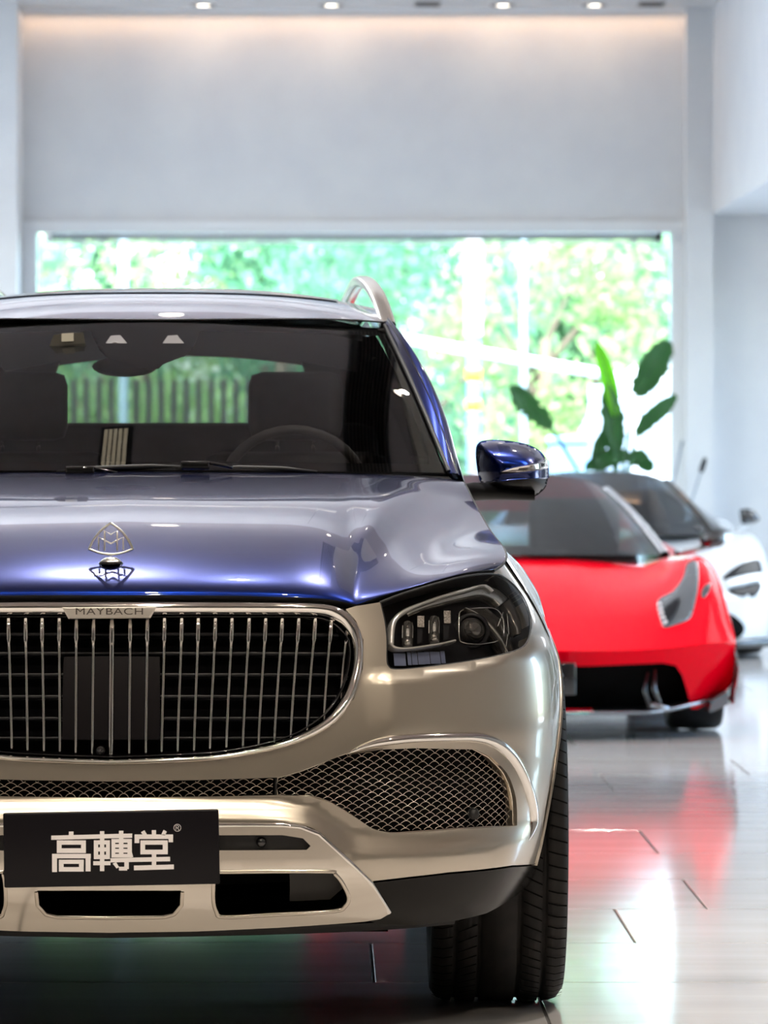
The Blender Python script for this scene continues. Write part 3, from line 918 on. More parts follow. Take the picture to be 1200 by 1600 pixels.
# arch lips
for a in AX:
    pts = []
    for t in np.linspace(math.pi*1.03, -.03*math.pi, 40):
        v = a+ARCH*math.cos(t); z = .407+ARCH*math.sin(t)
        pts.append((float(flank(max(v, V_END), z)), v, z))
    pts = np.array(pts)
    G = np.array([pts+np.array([0, 0, 0]), pts+np.array([.006, 0, 0]), pts+np.array([.004, 0, 0])-np.array([0, 0, .008]), pts-np.array([.06, 0, .004])])
    grid_obj('wheel_arch_lip', G, M['champ'], suv, 'pair')
    # liner
    L = []
    for t in np.linspace(math.pi*.97, -.1*math.pi, 24):
        v = a+(ARCH-.002)*math.cos(t); z = .407+(ARCH-.002)*math.sin(t)
        L.append([(.93, v, z), (.62, v, z), (.60, a+.1*math.cos(t), .45+.1*math.sin(t))])
    grid_obj('wheel_arch_liner', np.array(L), M['black_void'], suv, 'pair')
# tail, floor pan
tail = []
for z in np.linspace(.30, 1.27, 16):
    w = float(flank(5.08, z)); tail.append([(t*w, 5.08+.10*(1-t**2)*(1 if z < 1.0 else .6), z) for t in np.linspace(0, 1, 10)])
grid_obj('tailgate', np.array(tail), M['champ'], suv)
fp = MB(); fp.box(-.92, .92, 1.40, 3.5, .22, .30); fp.box(-.60, .60, .2, 5.0, .23, .31); fp.box(-.90, .90, 4.5, 5.06, .26, .34); fp.build('floor_pan', M['black_void'], suv)
eb = MB(); eb.box(-.62, .62, .32, 1.36, .32, .92); eb.build('engine_bay', M['black_void'], suv)

# ---------------- hood
HF = [(172,930),(300,930),(420,932),(500,935),(535,940),(556,945),(575,938),(600,930),(640,919),(690,906),(732,897),(771,893)]
hf = curve_pts(HF, 70, 6, (5,))
E = SZ(hf); E[0, 0] = 0
E3 = Fz(E[:, 0], E[:, 1])-Fn(E[:, 0], E[:, 1])*.0
NP_, NQ = 70, 70
pp = np.linspace(0, 1, NP_)
Cv = interp([0, .5, .8, 1], [1.34, 1.385, 1.45, 1.54]); Cu = interp([0, 1], [0, .802]); Czz = interp([0, .5, .8, .93, 1], [1.232, 1.229, 1.222, 1.215, 1.205])
G = np.zeros((NQ, NP_, 3))
qq = np.linspace(0, 1, NQ)**1.7
for i, q in enumerate(qq):
    for j, p in enumerate(pp):
        e = E3[j]; c = np.array([float(Cu(p)), float(Cv(p)), float(Czz(p))])
        ex = .63+.27*smooth01((p-.45)/.5)
        f = q**ex
        u = e[0]+(c[0]-e[0])*q; v = e[1]+(c[1]-e[1])*q; z = e[2]+(c[2]-e[2])*f
        # raised centre whose edge runs from the grille corner to the windshield corner
        pc_ = .66+.29*q
        z += .020*smooth01((pc_-p)/.10)*math.sin(math.pi*min(1, q*1.0))**.8
        z -= .012*math.exp(-((p-pc_-.10)/.09)**2)*math.sin(math.pi*q)
        G[i, j] = (u, v, z)
# the outer edge follows the fender
for i, q in enumerate(qq):
    v = G[i, -1, 1]; zt = float(z_top(v)); ut = float(flank(v, zt))
    d = np.array([ut, v, zt])-G[i, -1]
    wgt = smooth01((pp-.70)/.30)
    G[i] += wgt[:, None]*d[None, :]
def skirt(G, d=(0, .012, -.03)):
    first = G[0]+np.array(d); return np.concatenate([first[None], G[:1], G], 0)
hood = grid_obj('hood', G, M['blue'], suv); hood['label'] = 'blue metallic hood'
hs = np.array([G[0], G[0]+np.array([0, .016, -.012]), G[0]+np.array([0, .06, -.02])])
grid_obj('hood_edge', hs, M['black_matt'], hood)
# hood shut line along the fender
mb = MB(); mb.tube([tuple(p+np.array([.002, 0, -.002])) for p in G[::3, -1]], .0028, 5, False); o = mb.build('shut_line', M['black_matt'], hood); mirror_copy(o)

# ornament
ob = at_v(172, 884, .215); ob[0] = -.008
hz = np.interp(.215, G[:, 0, 1], G[:, 0, 2]); ob[2] = hz
orn = MB(); orn.lathe([(0, .012), (.012, .011), (.020, .006), (.0245, .001), (.0248, -.004)], 'z', ob, 32)
orno = orn.build('hood_ornament', M['chrome_satin'], suv); orno['label'] = 'upright chrome double-M hood ornament'
t = MB(); t.lathe([(.0248, .001), (.027, .0015), (.0275, -.004)], 'z', ob, 32); t.build('ornament_base_ring', M['black_gloss'], orno)
oc = at_v(172, 848, .215); ks = (SY+.215)/F_PX
def op(x, y, d=0): return np.array([(x-172)*ks-.008, .215+d, CAM_H-(y-VPY)*ks])
# traced from the enlarged crop: x = 90 + cx*.15, y = 800 + cy*.15
def oc_(cx, cy): return (172+(cx-550)*.15, 800+cy*.15)
sa = spline([oc_(550,115), oc_(650,190), oc_(730,290), oc_(778,385), oc_(670,425), oc_(550,440), oc_(430,425), oc_(322,385), oc_(370,290), oc_(450,190)], True, 6, (0, 3, 7))
tri = [op(x, y) for x, y in np.vstack([sa, sa[:1]])]
t = MB(); t.tube(tri, .0028, 8, False); t.build('ornament_triangle', M['chrome_satin'], orno)
for seg in ([(485,405),(485,195),(550,235),(615,195),(615,405)], [(422,395),(422,262),(485,295),(550,330),(615,295),(678,262),(678,395)]):
    t = MB(); t.tube([op(*oc_(*q)) for q in seg], .0023, 6); t.build('ornament_letter', M['chrome_satin'], orno)
t = MB(); t.tube([op(*oc_(550,438)), op(*oc_(550,470)), op(*oc_(548,500), 0), ob+np.array([0, 0, .008])], [.0018, .0022, .004, .009], 10); t.build('ornament_stem', M['chrome'], orno)

# ---------------- windshield
WB = [(172,737),(300,737),(450,738),(560,739),(640,740),(684,741)]
def wv_base(x): return 1.345+.17*np.clip((x-172)/520, 0, 1)**2.2
# surface from cowl to header: rows t in 0..1, columns p
base_u = .765; head_u = .615
def W(p, t):
    p = np.asarray(p, float); t = np.asarray(t, float); ub = base_u*p
    uh = head_u*p; p = np.abs(p); vb = 1.345+.20*p**2.4; zb = 1.236-.008*p**2
    vh = 2.14+.20*p**2.2; zh = 1.622-.010*p**2
    bow = .02*np.sin(math.pi*t)
    return np.stack([ub+(uh-ub)*(t+.10*t*(1-t)), vb+(vh-vb)*t, zb+(zh-zb)*t+bow], -1)
T_, P_ = np.meshgrid(np.linspace(0, 1, 40), np.linspace(0, 1, 50), indexing='ij')
wsG = W(P_, T_)
ws = grid_obj('windshield', wsG, M['windshield'], suv); ws['label'] = 'dark reflective windshield'
def wpt(px, py, off=0.0):
    p, t = .3, .5
    for _ in range(60):
        q = W(p, t); x, y = proj(q)
        e = 1e-3
        x1, y1 = proj(W(p+e, t)); x2, y2 = proj(W(p, t+e))
        J = np.array([[(x1-x)/e, (x2-x)/e], [(y1-y)/e, (y2-y)/e]])
        d = np.linalg.solve(J, np.array([px-x, py-y])); p += .7*d[0]; t += .7*d[1]
    return p, t
def wpanel(name, pix, mat, parent, off=.004, h=.03, holes=(), both=False):
    o2 = np.array([wpt(*q) for q in pix]); h2 = [np.array([wpt(*q) for q in hh]) for hh in holes]
    Vv, T, loops = tri_region(o2, h2, h)
    P = W(Vv[:, 0], Vv[:, 1])+np.array([0, off*.5, -off*.85])
    if both:
        v, f = mirror_mesh(P, [tuple(q) for q in T]); o = mesh_obj(name, v, f, mat, parent, True)
    else: o = mesh_obj(name, P, [tuple(q) for q in T], mat, parent, True)
    return o
# border print, both halves, in glass coordinates
def frit_strip(pa, pb, ta, tb, name):
    n = 40
    G = []
    for k in np.linspace(0, 1, 5):
        G.append(W(pa+(pb-pa)*k, ta+(tb-ta)*k)+np.array([0, .002, -.004]))
    return grid_obj(name, np.array(G), M['frit'], ws)
q = np.linspace(0, 1, 40)
frit_strip(q, q, np.zeros(40), .055+0*q, 'border_print')
frit_strip(q, q, .93+0*q, np.ones(40), 'border_print')
frit_strip(np.ones(40), .965-.02*smooth01((.15-q)/.15), q, q, 'border_print')
# sensor housing print
SH = [(141,513),(148,530),(156,545),(170,558),(190,563),(205,565),(212,572),(232,575),(248,573),(255,566),(268,561),(290,553),(303,538),(308,525),(313,513),(313,503),(141,503)]
shp = wpanel('sensor_housing', SH, M['frit'], ws, .006, .02)
for cx in (182, 271):
    wpanel('sensor_window', [(cx-17,537),(cx-9,525),(cx+6,524),(cx+17,537)], pmat('sensor_window_grey', (.11, .10, .10), .4), ws, -.001, .02)
t = MB()
c = at_v(195, 573, 2.12); t.lathe([(0, -.02), (.03, -.018), (.045, 0), (.03, .03), (0, .032)], 'y', c, 20)
t.v = [(c[0]+(x-c[0])*1.9, y, c[2]+(z-c[2])*.6) for x, y, z in t.v]
t.build('rear_view_mirror', M['black_matt'], suv)
# registration sticker holder behind the glass
t = MB()
a = [at_v(*q, 2.00) for q in ((77,541),(84,523),(130,519),(134,541))]; b = [p+np.array([0, .004, 0]) for p in a]
t.add(a+b, [(0,3,2,1),(4,5,6,7),(0,1,5,4),(1,2,6,5),(2,3,7,6),(3,0,4,7)]); st = t.build('sticker_sleeve', pmat('clear_sleeve', (.12, .115, .10), .2), suv)
t = MB(); a = [at_v(*q, 1.995) for q in ((96,534),(96,521),(115,520),(115,533))]; b = [p+np.array([0, .003, 0]) for p in a]
t.add(a+b, [(0,3,2,1),(0,1,5,4),(1,2,6,5),(2,3,7,6),(3,0,4,7)]); t.build('paper_label', pmat('pale_paper', (.75, .72, .6), .7), st)

# cowl and wipers
cow = np.array([[np.array([float(Cu(p))*.99, float(Cv(p))-.02, float(Czz(p))-.012]) for p in np.linspace(0, 1, 30)],
                [np.array([base_u*p, 1.36+.20*p**2.4, 1.232-.008*p*p]) for p in np.linspace(0, 1, 30)]])
grid_obj('cowl', cow, M['black_matt'], suv)
def wiper(x0, y0, x1, y1, pvx, pvy, name='wiper'):
    v_ = lambda x: 1.33+.16*((x-172)/520)**2 if x > 172 else 1.33
    a, b = at_v(x0, y0, v_(x0)), at_v(x1, y1, v_(x1)+.03)
    m = MB(); m.tube([a, a+(b-a)*.3+np.array([0, 0, .006]), a+(b-a)*.7+np.array([0, 0, .006]), b], [.003, .006, .006, .003], 6); w_ = m.build(name, M['black_matt'], suv)
    m = MB(); c = at_v(pvx, pvy, 1.31); m.box(c[0]-.035, c[0]+.035, c[1]-.012, c[1]+.02, c[2]-.010, c[2]+.012, .004); m.build('wiper_pivot', M['black_gloss'], w_)
    m = MB(); m.tube([c+np.array([.03, -.005, .008]), c+np.array([.09, .01, -.004])], .004, 6); m.build('washer_nozzle', M['black_gloss'], w_)
wiper(88, 737, 300, 730, 305, 728)
wiper(495, 737, 320, 733, 305-180, 736)

# ---------------- roof, pillars and side windows
zc = interp([2.14, 2.3, 2.5, 2.8, 3.2, 4.2, 4.95], [1.624, 1.666, 1.701, 1.727, 1.739, 1.717, 1.655])
ur = interp([2.1, 2.35, 2.8, 3.5, 4.2, 4.95], [.63, .62, .60, .59, .57, .52])
Rf = []
for t in np.linspace(0, 1, 40):
    row = []
    for p in np.linspace(0, 1, 24):
        v = (2.14+.20*p**2.2)*(1-t)+4.95*t
        row.append((float(ur(v))*p, v, float(zc(v))-.052*p**2.6))
    Rf.append(row)
Rf = np.array(Rf)
roof = grid_obj('roof_panel', Rf, M['blue'], suv); roof['label'] = 'dark blue roof'
mb = MB(); mb.tube([tuple(p+np.array([0, -.002, .001])) for p in np.vstack([Rf[0, ::-1]*np.array([-1, 1, 1]), Rf[0, 1:]])], .0025, 5, False); mb.build('header_seal', M['black_matt'], roof)
sr = Rf[6:28, :20]+np.array([0, 0, .003]); grid_obj('sunroof_glass', sr, M['black_gloss'], roof)
mb = MB(); c = at_v(320, 497, 2.25); mb.lathe([(0, .008), (.014, .006), (.018, 0)], 'z', (c[0], c[1], float(zc(2.25))-.012), 16); mb.build('roof_sensor', M['black_matt'], roof)
# A pillar: outer silhouette against the window behind
PO = [(727,760,1.60),(712,705,1.70),(698,655,1.80),(678,605,1.93),(652,558,2.08),(627,522,2.22),(604,497,2.40)]
po = np.array([at_v(*q) for q in PO])
pin = np.array([W(1.0, t) for t in np.linspace(0, 1, 7)])
def rs3(P, n):
    c = spline(P, False, 8); d = np.concatenate([[0], np.cumsum(np.linalg.norm(np.diff(c, axis=0), axis=1))]); t = np.linspace(0, d[-1], n)
    return np.column_stack([np.interp(t, d, c[:, k]) for k in range(3)])
A_, B_ = rs3(pin, 30), rs3(po, 30)
G2 = []
for k, t in enumerate(np.linspace(0, 1, 9)):
    mid = A_*(1-t)+B_*t
    G2.append(mid+np.array([.4, -.35, .5])[None]*.022*math.sin(math.pi*t)**.8)
G2.append(B_+np.array([-.02, .05, 0])); 
ap = grid_obj('a_pillar', np.array(G2), M['blue'], suv, 'pair')
seal_n = [M['black_gloss'], M['chrome']]
def along(name, P, r, mat, par):
    m = MB(); m.tube([tuple(x) for x in P], r, 6, False); return m.build(name, mat, par)
for k, s_ in enumerate((1, -1)):
    along('pillar_seal', (A_+np.array([.004, -.004, .004]))*np.array([s_, 1, 1]), .006, M['black_matt'], ap[k])
    mid = A_*.62+B_*.38+np.array([.4, -.35, .5])*.021
    along('pillar_crease', mid*np.array([s_, 1, 1]), .0022, M['black_gloss'], ap[k])
# greenhouse side
def gh(v, t):
    zb = float(z_top(v)); ub = float(flank(v, zb))-.008
    zt = float(zc(min(v, 4.95)))-.056; ut = float(ur(min(max(v, 2.35), 4.95)))
    return np.array([ub+(ut-ub)*t+.02*math.sin(math.pi*t), v, zb+(zt-zb)*t])
def front_v(t): return 1.62+.78*t+.02
def gh_panel(name, f0, f1, t0, t1, mat, par, out=0.0):
    Gp = []
    for t in np.linspace(t0, t1, 10):
        a, b = f0(t), f1(t)
        Gp.append([gh(v, t)+np.array([out, 0, 0]) for v in np.linspace(a, b, 16)])
    return grid_obj(name, np.array(Gp), mat, par, 'pair')
gh_panel('front_door_glass', front_v, lambda t: 2.72+.05*t, 0, 1, M['door_glass'], suv)
gh_panel('b_pillar', lambda t: 2.72+.05*t, lambda t: 2.82+.05*t, 0, 1, M['black_gloss'], suv, .002)
gh_panel('rear_door_glass', lambda t: 2.82+.05*t, lambda t: 3.75-.05*t, 0, 1, M['side_glass'], suv)
gh_panel('c_pillar', lambda t: 3.75-.05*t, lambda t: 3.88-.08*t, 0, 1, M['black_gloss'], suv, .002)
gh_panel('quarter_glass', lambda t: 3.88-.08*t, lambda t: 4.60-.15*t, 0, 1, M['side_glass'], suv)
gh_panel('d_pillar', lambda t: 4.60-.15*t, lambda t: 5.06-.12*t, 0, 1, M['blue'], suv, .002)
# rear window frame
rw = []
for t in np.linspace(0, 1, 8):
    a = gh(5.06-.12*t, t); rw.append([(a[0]*p, 5.10-.14*t+.02*(1-p*p), a[2]) for p in np.linspace(0, 1, 12)])
grid_obj('rear_window', np.array(rw), M['rear_glass'], suv)
# roof rails
RAIL = [(.630, 2.36, 1.612), (.620, 2.48, 1.655), (.605, 2.62, 1.700), (.588, 2.80, 1.735), (.570, 3.05, 1.758), (.555, 3.5, 1.768), (.54, 4.1, 1.755), (.515, 4.6, 1.71), (.505, 4.75, 1.665)]
rl = rs3(np.array(RAIL), 50)
rows = []
for i, p in enumerate(rl):
    w_ = .021; h_ = .016
    rows.append([p+np.array([math.copysign(abs(math.cos(a))**.7, math.cos(a))*w_, 0, math.copysign(abs(math.sin(a))**.7, math.sin(a))*h_]) for a in np.linspace(0, 2*math.pi, 17)])
o, o_b = grid_obj('roof_rail', np.array(rows), M['chrome_soft'], suv, 'pair'); o['label'] = 'raised silver roof rail'
o_b['label'] = 'raised silver roof rail, far side'
for (a, b) in ((2.36, .03),):
    m = MB(); m.box(.60, .645, 2.30, 2.40, 1.592, 1.606, .004); q_ = m.build('rail_foot', M['black_gloss'], o)

# ---------------- door mirror
MV = 1.72
MO = [(745,700),(749,692),(757,688),(775,687),(800,689),(825,694),(842,702),(852,711),(858,722),(859,742),(856,760),(848,770),(838,777),(820,780),(790,779),(770,776),(755,768),(749,745),(745,720)]
MC = [(745,700),(749,692),(757,688),(775,687),(800,689),(825,694),(842,702),(851,711),(852,716),(846,722),(810,729),(782,737),(790,740),(845,732),(858,730),(859,742),(856,748),(820,748),(780,751),(755,754),(749,745),(745,720)]
mdome = np.array([at_v(*q, MV)[[0, 2]] for q in spline(MO, True, 4)])
def dome_depth(V, D=.13, w=.066):
    dmin = np.full(len(V), 9e9); n = len(mdome)
    for i in range(n):
        a, b = mdome[i], mdome[(i+1) % n]; ab = b-a
        t = np.clip(((V-a)@ab)/(ab@ab), 0, 1); dmin = np.minimum(dmin, np.hypot(*(V-a-t[:, None]*ab).T))
    q = np.clip(dmin/w, 0, 1); return D*(1-(1-q)**2.3)
def pillow(name, pix, mat, parent, lift=0.0, D=.13, w=.066, h=.0055, base=MV+.06, corners=(), sp=True):
    poly = np.array([at_v(*q, MV)[[0, 2]] for q in (spline(pix, True, 4, corners) if sp else pix)])
    V, T, loops = tri_region(poly, [], h)
    d = dome_depth(V, D, w)
    P = np.column_stack([V[:, 0], base-d-lift, V[:, 1]])
    verts = list(P); faces = [tuple(t) for t in T]
    L = loops[0]; n = len(L); b = len(verts)
    for i in L: verts.append(P[i]+np.array([0, .012, 0]))
    for k in range(n): faces.append((L[k], b+k, b+(k+1) % n, L[(k+1) % n]))
    return mesh_obj(name, verts, faces, mat, parent, True)
mir = pillow('door_mirror', [(802+(x-802)*.982, 733+(y-733)*.975) for x, y in MO], pmat('mirror_black', (.004, .004, .005), .3, spec=.2), suv, -.002)
mir['label'] = 'door mirror with blue cap and turn signal'
cap = pillow('mirror_cap', MC, M['blue'], mir, .004)
pillow('mirror_turn_signal', [(782,737),(800,731),(830,726),(848,721),(853,716),(857,722),(858,731),(845,733),(815,737)], M['chrome'], mir, .006, corners=(0,))
mb = MB(); mb.box(.80, 1.02, MV+.065, MV+.072, 1.17, 1.29, .003)
gl = pillow('mirror_glass', [(752,702),(770,692),(830,699),(850,720),(850,760),(835,772),(760,764)], M['chrome'], mir, -.016, D=.0)
arm = [at_v(728, 770, 1.66), at_v(740, 768, 1.68), at_v(775, 769, MV), at_v(835, 774, MV+.01)]
rows = []
for k, (p, hh, dd) in enumerate(zip(arm, (.024, .024, .020, .014), (.04, .04, .04, .03))):
    rows.append([p+np.array([0, math.cos(a)*dd, math.sin(a)*hh]) for a in np.linspace(0, 2*math.pi, 17)])
grid_obj('mirror_arm', np.array(rows), pmat('mirror_arm_black', (.004, .004, .0045), .4, spec=.15), mir, 'one')
m2 = mirror_copy(mir, suv); m2['label'] = 'door mirror on the far side'
for c in list(mir.children): mirror_copy(c, m2)
mb = MB(); tri_ = [gh(1.64, 0.0), gh(1.86, 0.02), gh(1.86, .28)]
tri_ = [p+np.array([.006, 0, 0]) for p in tri_]
mb.add(tri_+[p-np.array([.015, 0, 0]) for p in tri_], [(0,1,2),(3,5,4),(0,3,4,1),(1,4,5,2),(2,5,3,0)]); o = mb.build('mirror_sail', M['black_gloss'], suv, fix=True); mirror_copy(o)

# ---------------- wheels
def tyre_mesh(r=WR, w=.155):
    mb = MB()
    prof = [(.285, -w*.88), (.30, -w*.95), (.34, -w), (r-.03, -w*.99), (r-.010, -w*.90), (r-.003, -w*.78)]
    ribs = [-.100, -.045, .045, .100]
    xs_ = sorted([-w*.78]+[q+d for q in ribs for d in (-.006, -.0045, .0045, .006)]+[w*.78])
    for x in xs_[1:-1]:
        inner = any(abs(x-q) < .005 for q in ribs)
        prof.append((r-(.009 if inner else .0015), x))
    prof += [(r-.003, w*.78), (r-.010, w*.90), (r-.03, w*.99), (.34, w), (.30, w*.95), (.285, w*.88)]
    mb.lathe(prof, 'x', (0, 0, 0), 96)
    return mb
def lateral_grooves(r=WR, w=.155, n=84):
    mb = MB()
    for k in range(n):
        a = 2*math.pi*k/n
        for (x0, x1, sk) in ((.107, .150, .03), (-.150, -.107, -.03), (.052, .094, .05), (-.094, -.052, -.05)):
            pts = []
            for t in (0, .5, 1):
                x = x0+(x1-x0)*t; rr = r-.0008 if abs(x) < .125 else r-.0008-.010*((abs(x)-.125)/.025)**1.6
                aa = a+sk*(t-.5)
                pts.append((x, rr, aa))
            vv = []
            for x, rr, aa in pts:
                for da in (-.0045, .0045): vv.append((x, math.cos(aa+da)*(rr+.0006), math.sin(aa+da)*(rr+.0006)))
            mb.add(vv, [(0,1,3,2),(2,3,5,4)])
    return mb
def wheel(u, v, side):
    c = (u, v, WR)
    t = tyre_mesh().build('tyre', M['rubber'], suv)
    t.location = c
    g = lateral_grooves().build('tread_groove', M['black_void'], t); g['kind'] = 'stuff'
    mb = MB(); mb.lathe([(.288, -.13), (.288, .12), (.280, .135), (.272, .13), (.268, .10), (.255, .06), (.255, -.13)], 'x', (0, 0, 0), 48)
    rim = mb.build('wheel_rim', M['chrome_soft'], t)
    mb = MB(); mb.lathe([(0, .11), (.05, .108), (.07, .095), (.075, .05)], 'x', (0, 0, 0), 24)
    hub = mb.build('wheel_hub', M['chrome'], t)
    for k in range(10):
        a = 2*math.pi*k/10
        mb = MB()
        P = [(.10, r_*math.cos(a), r_*math.sin(a)) for r_ in (.06, .16, .275)]
        mb.tube([(.10, .06*math.cos(a), .06*math.sin(a)), (.108, .16*math.cos(a), .16*math.sin(a)), (.12, .275*math.cos(a), .275*math.sin(a))], [.022, .017, .024], 6)
        mb.build('wheel_spoke', M['chrome'], t)
    mb = MB(); mb.lathe([(.05, 0), (.19, 0), (.19, -.03), (.05, -.03)], 'x', (0, 0, 0), 32); mb.build('brake_disc', M['chrome_soft'], t)
    if side < 0: t.rotation_euler = (0, 0, math.pi)
    return t
for u, v, sd in ((.858, AX[0], 1), (-.858, AX[0], -1), (.858, AX[1], 1), (-.858, AX[1], -1)): wheel(u, v, sd)

# ---------------- cabin
dash = []
for p in np.linspace(0, 1, 16):
    row = []
    for (v, z) in ((1.42, 1.17), (1.62, 1.185), (1.85, 1.19), (1.98, 1.17), (2.02, 1.08), (2.02, .85)):
        row.append((p*.74, v+.06*p*p, z-.015*p*p))
    dash.append(row)
grid_obj('dashboard', np.array(dash), M['interior'], suv)
mb = MB()
c = np.array([.38, 2.05, 1.17]); ring = []
for k in range(33):
    a = 2*math.pi*k/32; ring.append(c+np.array([math.cos(a)*.185, -math.sin(a)*.185*.42, math.sin(a)*.185*.9]))
mb.tube(ring, .014, 8, False); sw = mb.build('steering_wheel', M['interior'], suv)
for a in (0, math.pi, -math.pi/2):
    m = MB(); m.tube([c, c+np.array([math.cos(a)*.18, -math.sin(a)*.18*.42, math.sin(a)*.18*.9])], .016, 6); m.build('wheel_spoke', M['lamp_grey'] if a != 0 else M['interior'], sw)
def seat(u, v, w, zt, mat, head=True):
    mb = MB(); mb.box(u-w, u+w, v-.5, v, .62, .78, .05); s_ = mb.build('seat', mat, suv)
    mb = MB(); mb.box(u-w, u+w, v-.04, v+.12, .72, zt-.22, .06); mb.build('backrest', mat, s_)
    if head:
        mb = MB(); mb.box(u-.13, u+.13, v+.02, v+.13, zt-.19, zt, .04); mb.build('headrest', mat, s_)
        for d in (-.05, .05):
            mb = MB(); mb.tube([(u+d, v+.07, zt-.25), (u+d, v+.07, zt-.15)], .006, 6); mb.build('headrest_post', M['chrome'], s_)
seat(.38, 2.75, .26, 1.50, M['interior']); seat(-.38, 2.75, .26, 1.50, M['interior'])
seat(0, 3.85, .62, 1.585, M['interior'], False)
trim_w = []
for t in np.linspace(0, 1, 6):
    trim_w.append([(x, 4.88-.1*t, 1.12+.48*t) for x in (.47-.10*t*t, .60, .86-.26*t)])
grid_obj('d_pillar_trim', np.array(trim_w), M['interior'], suv, 'pair')
hl_ = []
for p in np.linspace(0, 1, 8):
    hl_.append([(p*.56, v, float(zc(v))-.04-.06*p**2-.035*(v > 4)) for v in (2.34, 2.8, 3.6, 4.3, 4.9)])
grid_obj('headliner', np.array(hl_), pmat('pale_headliner', (.72, .68, .64), .8), suv)

# ---------------- dealer plate
pcx, pcy = 174, 1326
PV = -.075
ctr = at_v(pcx, pcy, PV); kk = (SY+PV)/F_PX
rot = math.atan2(6, 336)
def pl(px, py, d=0.0): 
    return np.array([ctr[0]+(px-pcx)*kk, PV+d, ctr[2]-(py-pcy)*kk])
mb = MB(); hw, hh = 168.5*kk, 58.5*kk
mb.box(-hw, hw, 0, .012, -hh, hh, .004)
ca, sa_ = math.cos(rot), math.sin(rot)
mb.v = [(ctr[0]+x*ca-z*sa_, PV+y, ctr[2]+x*sa_+z*ca) for x, y, z in mb.v]
plate = mb.build('dealer_plate', pmat('satin_black_plate', (.008, .007, .009), .30, spec=.18), suv)
plate['label'] = 'black dealer plate with white characters'
def cpx(cx, cy): return (70+cx*.18333, 1280+cy*.18333)
rects = [(205,105,245,145),(103,180,350,217),(103,248,350,288),(103,217,143,248),(310,217,350,248),
         (62,295,392,333),(62,333,104,450),(348,333,390,444),(120,345,332,380),(120,408,332,446),(120,380,160,408),(292,380,332,408),
         (470,102,507,442),(418,180,555,215),(418,303,555,340),(418,240,555,275),(418,215,455,303),(522,215,555,303),(413,358,560,392),
         (632,98,670,300),(568,168,742,200),(568,212,742,242),(568,253,742,285),(568,295,742,326),(568,200,600,326),(705,200,742,326),
         (678,360,716,425),(632,405,702,437),(912,93,948,135),(765,130,1093,168),(765,168,805,203),(1055,168,1093,196),
         (815,180,1048,217),(815,260,1048,299),(815,217,855,260),(1005,217,1048,260),(912,299,950,395)]
quads = [[(55,140),(745,122),(745,158),(55,176)], [(560,332),(1068,320),(1068,358),(560,368)], [(760,395),(1100,386),(1100,426),(760,435)],
         [(578,378),(608,366),(634,408),(612,420)], [(730,285),(742,278),(753,322),(728,328)], [(820,110),(850,94),(872,132),(838,140)], [(1012,90),(1040,106),(1024,140),(992,132)]]
mb = MB()
for k, q in enumerate([[(a, b), (c2, b), (c2, d), (a, d)] for a, b, c2, d in rects]+quads):
    dd = -.0004-.00002*(k % 7)
    f_ = [pl(*cpx(*p), dd-.0006) for p in q]; b_ = [pl(*cpx(*p), .002) for p in q]
    mb.add(f_+b_, [(0,3,2,1),(0,1,5,4),(1,2,6,5),(2,3,7,6),(3,0,4,7)])
rc = pl(*cpx(1130, 73), -.0008)
ringp = [rc+np.array([math.cos(a)*30*.18333*kk, 0, math.sin(a)*30*.18333*kk]) for a in np.linspace(0, 2*math.pi, 25)]
mb.tube(ringp, .0006, 5, False)
for seg in ([(1118,93),(1118,55),(1135,55),(1143,63),(1135,73),(1118,73)], [(1130,73),(1144,93)]):
    mb.tube([pl(*cpx(*p), -.0008) for p in seg], .0006, 5)
mb.build('plate_lettering', M['white_print'], plate)
mb = MB(); mb.box(ctr[0]-.10, ctr[0]+.10, PV+.012, PV+.10, ctr[2]-.03, ctr[2]+.03); mb.build('plate_bracket', M['black_matt'], plate)
